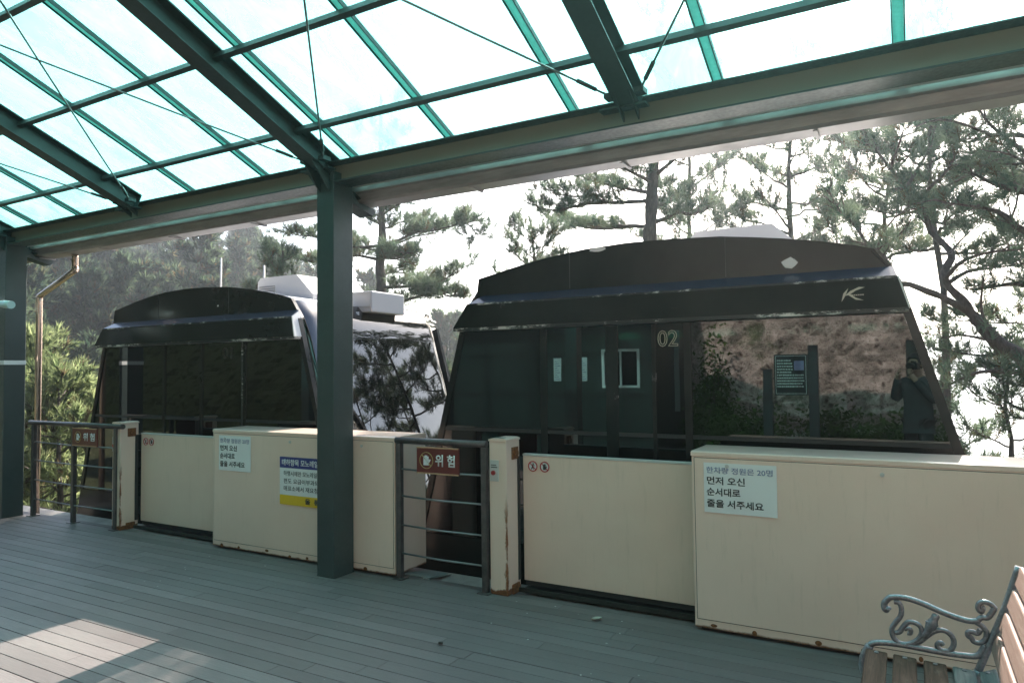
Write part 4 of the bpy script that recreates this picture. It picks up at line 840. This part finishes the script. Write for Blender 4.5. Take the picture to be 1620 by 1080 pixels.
def right_pine():
    p = Pine(13); rng = p.rng; Y = 10.2; b = (3.3, 10.4, gz(3.3, 10.4) - .2)
    tr = [b, (3.2, 10.4, .2), tuple(U(1660, 600, Y)), tuple(U(1620, 566, Y))] + [tuple(U(x, y, Y)) for x, y in ((1587, 548), (1558, 521), (1540, 501))]
    tr = [tuple(v) for v in smooth_path(tr, 3)]; p.limb(tr, .125, .065, 10)
    for pts, r0, bend, st in (([(1540, 501), (1525, 489), (1498, 474), (1469, 461), (1439, 450), (1418, 446), (1411, 425), (1387, 396), (1372, 386), (1353, 358), (1329, 333), (1310, 300)], .050, -.5, .55),
                          ([(1540, 500), (1522, 474), (1498, 450), (1494, 430), (1505, 400), (1473, 367), (1466, 343), (1456, 316), (1435, 295), (1408, 266), (1389, 242), (1377, 230), (1360, 205)], .058, .6, .42),
                          ([(1456, 314), (1473, 295), (1493, 276), (1510, 250)], .03, -.6, .15), ([(1435, 295), (1450, 270), (1470, 235), (1480, 200)], .025, .7, .1), ([(1408, 268), (1420, 235), (1430, 205)], .02, -.4, .1), ([(1435, 297), (1400, 300), (1370, 290)], .02, .4, .15),
                          ([(1387, 396), (1395, 372), (1415, 345), (1440, 325)], .018, -.4, .6), ([(1502, 401), (1520, 380), (1535, 365)], .016, .3, .4), ([(1558, 520), (1552, 480), (1556, 440)], .022, -.4, .4), ([(1500, 448), (1530, 430), (1560, 425), (1600, 420)], .03, .8, .15), ([(1496, 440), (1520, 415), (1560, 400), (1610, 395)], .03, -.8, .2),
                          ([(1700, 470), (1620, 450), (1580, 452), (1545, 458)], .05, .2, .3), ([(1575, 540), (1550, 535), (1520, 530), (1490, 535)], .022, -.4, .15), ([(1590, 548), (1570, 562), (1530, 560), (1505, 555)], .022, .4, .15)):
        traced(p, Y, pts, r0, .008, rng, .10, 1.35, .34, st, bend, 1.15)
    # second stem further right with its own boughs reaching in
    b2 = [tuple(U(1760, 640, 9.2)), tuple(U(1740, 480, 9.4)), tuple(U(1700, 380, 9.6)), tuple(U(1690, 250, 9.8)), tuple(U(1680, 120, 10)), tuple(U(1670, 20, 10))]
    tr2 = [tuple(v) for v in smooth_path([(3.2, 10.4, .2)] + b2, 3)]; p.limb(tr2, .11, .04, 9)
    for pts, r0, bend in (([(1700, 385), (1620, 365), (1589, 341), (1565, 331), (1536, 326), (1497, 321)], .06, -.3), ([(1695, 320), (1620, 304), (1584, 295), (1560, 285), (1536, 273), (1510, 262)], .055, .3), ([(1690, 270), (1640, 250), (1600, 225), (1560, 190), (1545, 160)], .05, -.4),
                          ([(1690, 230), (1620, 215), (1570, 215), (1530, 225), (1500, 215)], .05, .4), ([(1690, 200), (1640, 170), (1590, 140), (1540, 120)], .045, -.2), ([(1600, 345), (1610, 310), (1600, 270)], .02, .3), ([(1690, 300), (1650, 280), (1610, 250), (1580, 240)], .04, -.8), ([(1640, 255), (1590, 260), (1550, 245), (1520, 240)], .025, .5), ([(1570, 215), (1520, 195), (1480, 190), (1450, 200)], .025, -.4),
                          ([(1745, 600), (1620, 590), (1572, 587), (1540, 591), (1498, 610), (1480, 620)], .045, -.3), ([(1755, 640), (1660, 665), (1620, 649), (1593, 634), (1588, 610)], .04, .3), ([(1745, 560), (1680, 600), (1620, 610), (1580, 600)], .03, .6)):
        traced(p, 9.8, pts, r0 * .75, .008, rng, .10, 1.1, .34, .3, bend, 1.0)
    p.build(b, 'leaning pine whose bare crooked boughs arch over the right end of the right car', 'pine tree', PG, NEEDLE, n=22, L=.15, w_=.0048, shoot=.12, spread=1.15)
left_pine(); mid_pine(); right_pine()
for seed, px, dist, H, r0, lo, Rr, nl, lean, lab, kw in (
    (21, 1118, 17.5, 13.5, .12, .42, 2.3, 30, (-.3, 0), 'slender pine just right of the thickest trunk behind the right car', {}),
    (22, 1268, 18.0, 14.0, .14, .50, 2.2, 38, (.1, 0), 'pine with a forked bare trunk standing behind the white roof unit of the right car', {'gap': (.56, .60)}),
    (23, 1190, 24.0, 9.8, .09, .45, 1.5, 20, (0, 0), 'small pine whose top shows just left of the right car\'s white roof unit', {}),
    (24, 868, 16.5, 9.0, .10, .42, 2.4, 36, (-.4, 0), 'bushy pine low above the sloping left end of the right car', {}),
    (25, 462, 16.5, 9.2, .11, .35, 1.9, 26, (-.3, 0), 'dark pine over the left car\'s roof, left of the centre column', {}),
    (26, 1595, 13.0, 5.2, .08, .35, 1.3, 18, (0, 0), 'low pine at the right edge, below the arching boughs', {}),
    (27, 1492, 15.5, 5.8, .08, .40, 1.2, 18, (0, 0), 'low pine beside the slanting right end of the right car', {}),
    (29, 1400, 16.5, 12.5, .10, .64, 2.0, 24, (.3, 0), 'crown of a pine high above the right end of the right car', {}),
    (30, 1480, 14.6, 11.8, .10, .60, 2.0, 22, (0, 0), 'thin pine behind the crooked boughs at upper right', {}),
    (35, 1720, 14.6, 11.5, .09, .44, 2.3, 28, (0, 0), 'pine at the upper right corner, behind the arching boughs', {}),
    (36, 1760, 19.0, 13.0, .10, .38, 2.4, 30, (0, 0), 'dense pine outside the right edge, mirrored in the left car\'s windscreen', {}),
    (28, 1345, 16.0, 8.9, .09, .50, 1.5, 18, (-.2, 0), 'thin pine above the upper right corner of the right car', {}),
):
    p = auto_pine(seed, at(px, dist), H, r0, lo, Rr, nl, lean, 1.15, .18, sub=.5, **kw); p.build(at(px, dist), lab, 'pine tree', PG, NEEDLE, n=20, L=.21, w_=.0075, shoot=.16, spread=1.15)

# pale sunlit pines close below the left end of the deck
for seed, px, dist, H, lab in ((31, 95, 19.5, 7.4, 'sunlit yellow green pine just beyond the left railing'), (32, 20, 20.5, 8.6, 'bright pine seen left of the left steel column'), (33, 140, 23.0, 6.9, 'bright pine tucked against the left end of the left car'), (34, 62, 25.0, 9.0, 'tall bright pine behind the steel downpipe')):
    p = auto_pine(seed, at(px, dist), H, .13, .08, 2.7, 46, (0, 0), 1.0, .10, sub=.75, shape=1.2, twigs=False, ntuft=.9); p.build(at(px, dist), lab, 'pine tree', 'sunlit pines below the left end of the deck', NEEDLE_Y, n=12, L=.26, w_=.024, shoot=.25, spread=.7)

# wooded hillside on the left: every pine its own object, four kinds of crown
kinds = []
for k in range(4):
    H = (9.0, 8.0, 10.0, 7.5)[k]
    p = auto_pine(40 + k, (0, 0, 0), H, .14, .16, (2.4, 2.7, 2.2, 2.5)[k], 34, (.2, 0), .55, .12, sub=.95, shape=(1.1, 1.5, 1.0, 1.7)[k], twigs=False, ntuft=.60)
    kinds.append(p.build((0, 0, 0), 'hazy pine among the many on the wooded hillside behind the left car', 'pine tree', 'pines on the wooded hillside', NEEDLE_F, n=9, L=.44, w_=.065, shoot=.25, spread=.9))
rng = random.Random(77); spots = []
for _ in range(6000):
    az = R(rng.uniform(-73, -31)); r = 33 + 90 * rng.random() ** .8
    x, y = r * math.sin(az), r * math.cos(az)
    if math.degrees(az) > -36 and r < 60: continue
    if all((x - a) ** 2 + (y - b) ** 2 > (2.0 + r * .018) ** 2 for a, b in spots): spots.append((x, y))
    if len(spots) >= 270: break
for i, (x, y) in enumerate(spots):
    src = kinds[i % 4]; o = src if i < 4 else src.copy()
    if i >= 4:
        COL.objects.link(o)
        for ch in src.children: c = ch.copy(); COL.objects.link(c); c.parent = o
    s_ = rng.uniform(.8, 1.25); o.location = (x, y, gz(x, y) - .3); o.rotation_euler = (rng.uniform(-.05, .05), rng.uniform(-.05, .05), rng.uniform(0, 6.28)); o.scale = (s_ * rng.uniform(.9, 1.1), s_, s_ * rng.uniform(.9, 1.15))
for px, dist, sc in ((705, 44, 1.35), (745, 60, 1.2), (660, 50, 1.1)):
    o = kinds[0].copy(); COL.objects.link(o)
    for ch in kinds[0].children: c = ch.copy(); COL.objects.link(c); c.parent = o
    o.location = at(px, dist); o.scale = (sc,) * 3; o['group'] = 'pale pines in the gap between the cars'; o['label'] = 'pale hazy pine showing in the gap between the two cars'

# ------------------------------------------------------------------ behind the camera (seen as reflections in the car glass)
def cliff():
    bm = bmn(); nx, nz = 330, 90; rows = []
    for j in range(nz + 1):
        row = []
        for i in range(nx + 1):
            x = -40 + 54 * i / nx; z = -.4 + 12 * j / nz; p = Vector((x * .55, z * .55, 1.3))
            d = .9 * noise.fractal(p, 1.0, 2.1, 6) + .35 * abs(noise.noise(p * 3.1)) + .10 * noise.fractal(p * 6, 1, 2, 3)
            row.append(bm.verts.new((x, -4.7 + d * .6 + .10 * abs(noise.noise(p * 9)) - .12 * z + (-1.2 if x < -4.3 else 0), z)))
        rows.append(row)
    for A, B in zip(rows, rows[1:]):
        for i in range(nx): bm.faces.new((A[i], A[i + 1], B[i + 1], B[i])).smooth = False
    m = new_mat('pinkish_brown_conglomerate_rock', (.3, .22, .19), .95); g = G(m); v = g.coord(); g.b.inputs['Specular IOR Level'].default_value = .05
    c = g.ramp(g.noise(3.4, 10, .8, v), [(.30, (.09, .075, .068)), (.5, (.36, .305, .275)), (.68, (.58, .51, .47))])
    c = g.mix(g.ramp(g.noise(13, 6, .85, v), [(.53, (0, 0, 0)), (.62, (.85,) * 3)]), c, (.09, .065, .055)); c = g.mix(g.ramp(g.noise(1.1, 6, .8, v), [(.56, (0, 0, 0)), (.66, (.8,) * 3)]), c, (.07, .10, .04))
    vo = g.t.nodes.new('ShaderNodeTexVoronoi'); vo.inputs['Scale'].default_value = 5.5; vo.inputs['Randomness'].default_value = 1; dv = g.n('ShaderNodeMix'); dv.data_type = 'VECTOR'
    dv.inputs[0].default_value = .16; g.l(v, dv.inputs[4]); nn = g.t.nodes.new('ShaderNodeTexNoise'); nn.inputs['Scale'].default_value = 4; nn.inputs['Detail'].default_value = 5; g.l(v, nn.inputs['Vector']); g.l(nn.outputs['Color'], dv.inputs[5]); g.l(dv.outputs[1], vo.inputs['Vector'])
    c = g.mix(g.ramp(vo.outputs['Distance'], [(.10, (.9,) * 3), (.30, (0, 0, 0))]), c, (.05, .035, .03)); c = g.mix(.5, c, g.math('MULTIPLY', g.math('ADD', g.sep(vo.outputs['Color'])[0], .35), .75), 'SOFT_LIGHT')
    xyz = g.sep(g.coord()); up = g.math('ADD', g.math('MULTIPLY', g.math('SUBTRACT', xyz[2], 3.6), .5), g.math('MULTIPLY', g.math('SUBTRACT', g.noise(.8, 5, .7, v), .5), 2.2))
    lf = g.math('MULTIPLY', g.math('SUBTRACT', -4.6, xyz[0]), .6); cov = g.ramp(g.math('MAXIMUM', up, lf), [(.30, (0, 0, 0)), (.5, (1, 1, 1))])
    gr = g.ramp(g.noise(7, 7, .8, v), [(.35, (.004, .007, .003)), (.6, (.012, .020, .008)), (.75, (.030, .040, .016))]); c = g.mix(cov, c, gr)  # dark plant cover added up high and to the left, cutting bounced light
    g.l(c, g.b.inputs['Base Color']); g.bump(g.noise(14, 7, .75, v), 1.0, .08)
    tag(obj('rock_cliff', bm, m), kind='structure')
cliff()
def station_building():
    t = thing('station_building', 'dark station hut with a white framed window, mirrored in the right car', 'building', (-7.2, -3.2, 0))
    wall = new_mat('dark_green_cladding', (.014, .022, .019), .6); y = -2.15
    b = bmn(); box(b, -10.5, -5.02, y - .12, y, 0, 2.9); box(b, -4.28, -4.0, y - .12, y, 0, 2.9); box(b, -5.019, -4.281, y - .12, y, 0, 1.30); box(b, -5.019, -4.281, y - .12, y, 2.02, 2.9); box(b, -4.12, -4.0, -4.6, y - .121, 0, 2.9); obj('wall', b, wall, t)
    b = bmn(); prism(b, [(-4.7, 2.92), (-1.75, 2.92), (-1.75, 3.05), (-4.7, 3.5)], -10.6, -3.9, 'X'); obj('roof', b, STEEL, t)
    b = bmn(); box(b, -5.02, -4.28, y - .05, y + .01, 1.30, 1.345); box(b, -5.02, -4.28, y - .05, y + .01, 1.975, 2.02); box(b, -5.02, -4.97, y - .05, y + .01, 1.3455, 1.9745); box(b, -4.33, -4.28, y - .05, y + .01, 1.3455, 1.9745); box(b, -4.665, -4.635, y - .05, y + .005, 1.3455, 1.9745)
    f = obj('window_frame', b, WHITE, t); b = bmn(); box(b, -4.969, -4.331, y - .03, y - .025, 1.346, 1.974); obj('pane', b, CLEAR, f)
    b = bmn(); box(b, -5.4, -3.9, -3.4, -3.38, .8, 2.4); obj('inner_wall', b, new_mat('pale_interior_wall', (.3, .36, .34), .8), t)
    for x0, x1 in ((-6.02, -5.86), (-5.56, -5.32)):
        b = bmn(); box(b, x0, x1, y + .002, y + .006, 1.43, 1.87); n_ = obj('wall_poster', b, PAPER, None, loc=((x0 + x1) / 2, y, 1.43)); tag(n_, 'narrow white poster left of the hut window' if x0 < -5.8 else 'wider white poster nearest the hut window', 'poster', 'white posters on the hut wall')
        b = bmn()
        for k in range(9): box(b, x0 + .02, x1 - .02 - .03 * (k % 3), y + .0065, y + .0072, 1.46 + k * .042, 1.472 + k * .042)
        obj('print', b, BLUEINK, n_)
station_building()
def info_board():
    y = -2.2; t = thing('info_board', 'black information board on two dark posts, mirrored in the right car', 'information board', (-1.69, y, 0))
    blk = new_mat('black_board', (.012, .014, .016), .35)
    b = bmn(); box(b, -1.95, -1.43, y, y + .03, 1.18, 1.86, .004); bd = obj('board', b, blk, t)
    for x, top in ((-2.06, 1.62), (-1.35, 2.0)): b = bmn(); box(b, x - .075, x + .075, y - .06, y + .04, 0, top, .004); obj('post', b, new_mat('dark_post', (.03, .03, .035), .5), t)
    b = bmn()
    for x0, x1, z0, z1 in ((-1.925, -1.455, 1.205, 1.212), (-1.925, -1.455, 1.828, 1.835), (-1.925, -1.918, 1.2125, 1.8275), (-1.462, -1.455, 1.2125, 1.8275)): box(b, x0, x1, y + .031, y + .0325, z0, z1)
    obj('border', b, PAPER, bd)
    b = bmn(); rr = random.Random(3)
    for k in range(10):
        z = 1.765 - k * .048; x = -1.90; xe = -1.485; 
        if k < 5: xe = -1.66
        while x < xe - .02: l = rr.uniform(.015, .035); box(b, x, min(x + l, xe), y + .031, y + .0322, z - .018, z + .004); x += l + rr.uniform(.004, .012)
    obj('text_lines', b, PAPER, bd)
    b = bmn(); box(b, -1.635, -1.49, y + .031, y + .0322, 1.60, 1.75); obj('blue_panel', b, new_mat('lilac_panel', (.30, .30, .55), .5), bd)
info_board()
b = bmn(); box(b, -.02, .15, -2.16, -2.0, 0, 2.03, .006); t = thing('sign_post', 'dark post with a small finger board, mirrored behind the photographer', 'sign post', (.065, -2.08, 0)); obj('post', b, new_mat('dark_brown_post', (.035, .025, .022), .6), t)
b = bmn(); box(b, .151, .42, -2.12, -2.06, 1.80, 1.92, .004); fb = obj('finger_board', b, new_mat('black_finger_board', (.015, .015, .016), .5), t); b = bmn(); rr = random.Random(9); x = .17
while x < .39: l = rr.uniform(.02, .035); box(b, x, x + l, -2.0595, -2.058, 1.835, 1.885); x += l + .008
obj('print', b, PAPER, fb)
def shrub(seed, x, y, z, r, h, label):
    rg = np.random.default_rng(seed); n = 1500; d = unit(rg.normal(size=(n, 3))); d[:, 2] = abs(d[:, 2]); c = np.array([x, y, z]) + d * np.array([r, r * .7, h]) * rg.uniform(.3, 1, (n, 1)) ** .6 * (1 + .25 * np.sin(d[:, :1] * 7 + d[:, 1:2] * 5))
    a = unit(rg.normal(size=(n, 3))); bb = unit(np.cross(a, rg.normal(size=(n, 3)))); s_ = rg.uniform(.03, .07, (n, 1))
    V = np.stack([c - a * s_, c + bb * s_ * .5, c + a * s_, c - bb * s_ * .5], 1).reshape(-1, 3); me = fill_mesh('foliage', V - np.array([x, y, z]), np.arange(n * 4).reshape(-1, 4), LEAF, np.repeat(rg.random(n) * .85, 1))
    t = thing('shrub', label, 'shrub', (x, y, z), 'shrubs at the foot of the cliff'); o = bpy.data.objects.new('foliage', me); COL.objects.link(o); o.parent = t
    bm = bmn()
    for k in range(5): tube(bm, [(x, y, z), (x + rg.normal() * r * .25, y + rg.normal() * r * .2, z + h * .5), (x + rg.normal() * r * .5, y + rg.normal() * r * .3, z + h * .85)], [.015, .01, .004], 5)
    obj('stems', bm, BARK, t)
for k, (x, y, r, h) in enumerate(((-3.4, -3.5, .5, 1.3), (-2.5, -3.4, .8, .95), (-1.2, -3.5, .8, .9), (-.2, -3.4, .7, .8), (.9, -3.5, .8, 1.0), (-3.3, -3.7, .45, 2.3))):
    shrub(50 + k, x, y, .0, r, h, ('slim', 'broad', 'rounded', 'low', 'spreading', 'tall climbing')[k] + ' leafy shrub at the foot of the cliff, mirrored in the right car')

# ------------------------------------------------------------------ the photographer, standing behind the lens
def skin_mesh(name, pts, edges, rad, root=0, sub=2):
    me = bpy.data.meshes.new(name); me.from_pydata([Vector(p) for p in pts], edges, []); o = bpy.data.objects.new(name, me); COL.objects.link(o)
    md = o.modifiers.new('Skin', 'SKIN'); md.use_smooth_shade = True
    sv = me.skin_vertices[0].data
    for i, r in enumerate(rad): sv[i].radius = r if isinstance(r, tuple) else (r, r); sv[i].use_root = (i == root)
    o.modifiers.new('Subsurf', 'SUBSURF').levels = sub; o.modifiers['Subsurf'].render_levels = sub
    dg = bpy.context.evaluated_depsgraph_get(); out = bpy.data.meshes.new_from_object(o.evaluated_get(dg)); bpy.data.objects.remove(o); bpy.data.meshes.remove(me); return out
def person():
    loc = Vector((0.10, -.30, 0)); yaw = YAW; Rm = Matrix.Translation(loc) @ Matrix.Rotation(yaw, 4, 'Z')
    # local frame: +y is where the person looks; the lens front stands at (0, 0, 1.65) of the world
    P = lambda x, y, z: tuple(Rm @ Vector((x, y, z)))
    t = thing('person', 'person in dark clothes holding a camera to the eye, mirrored in the right car', 'person', tuple(loc))
    skin = new_mat('skin', (.42, .26, .19), .5); jk = new_mat('dark_jacket', (.032, .038, .045), .85); tr = new_mat('charcoal_trousers', (.02, .021, .024), .85); hair = new_mat('black_hair', (.012, .01, .01), .45); shoe = new_mat('black_shoes', (.015, .015, .015), .5)
    # body: pelvis, spine, neck, head, arms bent up to the camera, legs
    b = [(0, 0, .95), (0, .0, 1.12), (0, .01, 1.30), (0, .0, 1.44), (0, .02, 1.53), (0, .045, 1.60), (0, .05, 1.68), (0, .04, 1.755),
         (-.17, .0, 1.42), (-.27, .05, 1.20), (-.13, .20, 1.50), (-.105, .235, 1.555), (.17, .0, 1.42), (.26, .07, 1.19), (.10, .23, 1.47), (.06, .26, 1.545),
         (-.09, .0, .90), (-.10, .02, .50), (-.11, -.02, .09), (-.115, .10, .035), (.09, .0, .90), (.10, .03, .50), (.115, .02, .09), (.125, .14, .035)]
    e = [(0, 1), (1, 2), (2, 3), (3, 4), (4, 5), (5, 6), (6, 7), (3, 8), (8, 9), (9, 10), (10, 11), (3, 12), (12, 13), (13, 14), (14, 15), (0, 16), (16, 17), (17, 18), (18, 19), (0, 20), (20, 21), (21, 22), (22, 23)]
    r = [(.15, .11), (.135, .10), (.155, .11), (.12, .085), .055, .07, (.078, .095), (.06, .07), .062, .048, .032, .034, .062, .048, .032, .034, .085, .058, .042, .035, .085, .058, .042, .035]
    bm = bmn(); bm.from_mesh(skin_mesh('body', [P(*q) for q in b], e, r))
    # fingers: right hand (their right, +x) on the grip, left hand under the lens
    def finger(pts, rr): bm.from_mesh(skin_mesh('f', [P(*q) for q in pts], [(i, i + 1) for i in range(len(pts) - 1)], rr, 0, 1))
    for k in range(4): finger([(.075, .255, 1.60 - k * .017), (.088, .30, 1.602 - k * .017), (.075, .325, 1.602 - k * .017), (.055, .322 - .003 * k, 1.602 - k * .017)], [.0095, .009, .008, .0065])
    finger([(.05, .235, 1.575), (.055, .222, 1.60), (.04, .218, 1.622)], [.010, .009, .007])
    for k in range(4): finger([(-.09 + k * .004, .26 + k * .017, 1.55), (-.065 + k * .004, .29 + k * .012, 1.565), (-.04, .30 + k * .012, 1.575), (-.018, .30 + k * .012, 1.592)], [.0095, .009, .008, .0065])
    finger([(-.10, .245, 1.575), (-.075, .255, 1.61), (-.058, .265, 1.635)], [.010, .009, .007])
    # face: nose, mouth, ears, eyes stay part of the one body mesh
    def blob(c, rx, ry, rz): bmesh.ops.create_uvsphere(bm, u_segments=12, v_segments=8, radius=1, matrix=Rm @ Matrix.Translation(c) @ Matrix.Diagonal((rx, ry, rz, 1)))
    blob((0, .150, 1.655), .014, .020, .024); blob((0, .140, 1.607), .026, .010, .007); blob((0, .128, 1.575), .03, .03, .022); blob((-.080, .05, 1.66), .010, .020, .032); blob((.080, .05, 1.66), .010, .020, .032); blob((-.032, .132, 1.685), .014, .012, .010); blob((.032, .132, 1.685), .014, .012, .010)
    body = obj('body', bm, skin, t, smooth=True)
    bm = bmn(); bm.from_mesh(skin_mesh('jacket', [P(*b[i]) for i in (0, 1, 2, 3, 8, 9, 10, 12, 13, 14)] + [P(0, .012, 1.525), P(0, 0, .80)], [(0, 1), (1, 2), (2, 3), (3, 4), (4, 5), (5, 6), (3, 7), (7, 8), (8, 9), (3, 10), (0, 11)], [(.185, .15), (.17, .135), (.185, .145), (.145, .115), .085, .070, .048, .085, .070, .048, (.078, .074), (.19, .15)])); obj('jacket', bm, jk, t, smooth=True)
    bm = bmn(); bm.from_mesh(skin_mesh('trousers', [P(*b[i]) for i in (0, 16, 17, 18, 20, 21, 22)], [(0, 1), (1, 2), (2, 3), (0, 4), (4, 5), (5, 6)], [(.13, .10), .105, .078, .066, .105, .078, .066])); obj('trousers', bm, tr, t, smooth=True)
    bm = bmn()
    for x, y in ((-.115, .055), (.123, .095)): bmesh.ops.create_uvsphere(bm, u_segments=16, v_segments=10, radius=1, matrix=Rm @ Matrix.Translation((x, y, .045)) @ Matrix.Diagonal((.052, .145, .045, 1)))
    obj('shoes', bm, shoe, t, smooth=True)
    bm = bmn(); bmesh.ops.create_uvsphere(bm, u_segments=24, v_segments=16, radius=1, matrix=Rm @ Matrix.Translation((0, .022, 1.700)) @ Matrix.Diagonal((.098, .118, .118, 1)))
    for q in list(bm.verts):
        l = Rm.inverted() @ q.co
        if l.y > .085 and l.z < 1.735: q.co = Rm @ Vector((l.x, .083, l.z))
    obj('hair', bm, hair, t, smooth=True)
    # the camera in the hands, lens front just short of the view point
    cd = thing('handheld_camera', 'black camera held up to the photographer\'s face', 'camera', tuple(EYE - _f * .08))
    Cm = Matrix((_r, _f, _u)).transposed().to_4x4(); Cm.translation = EYE
    bk = new_mat('black_camera_plastic', (.015, .015, .015), .4); b = bmn(); box(b, -.068, .068, -.155, -.095, -.045, .040, .008, 0, Cm); box(b, -.022, .022, -.150, -.100, .0405, .062, .004, 0, Cm); box(b, .045, .072, -.0945, -.070, -.042, .036, .006, 0, Cm); obj('camera_body', b, bk, cd)
    b = bmn(); tube(b, [Cm @ Vector((0, -.0945, 0)), Cm @ Vector((0, -.06, 0)), Cm @ Vector((0, -.03, 0)), Cm @ Vector((0, -.012, 0))], [.036, .036, .034, .036], 24); obj('lens', b, bk, cd)
person()

# ------------------------------------------------------------------ hazy air, sky outside the box
hz = bpy.data.materials.new('pale_haze'); hz.use_nodes = True; t_ = hz.node_tree; t_.nodes.clear(); o_ = t_.nodes.new('ShaderNodeOutputMaterial'); pv = t_.nodes.new('ShaderNodeVolumePrincipled')
pv.inputs['Color'].default_value = (.86, .93, 1, 1); pv.inputs['Density'].default_value = 0.0016; pv.inputs['Anisotropy'].default_value = 0.68; t_.links.new(pv.outputs[0], o_.inputs['Volume'])
b = bmn(); box(b, -9500, 9500, -9500, 9500, -81.5, 48)
tag(obj('haze', b, hz), kind='stuff')
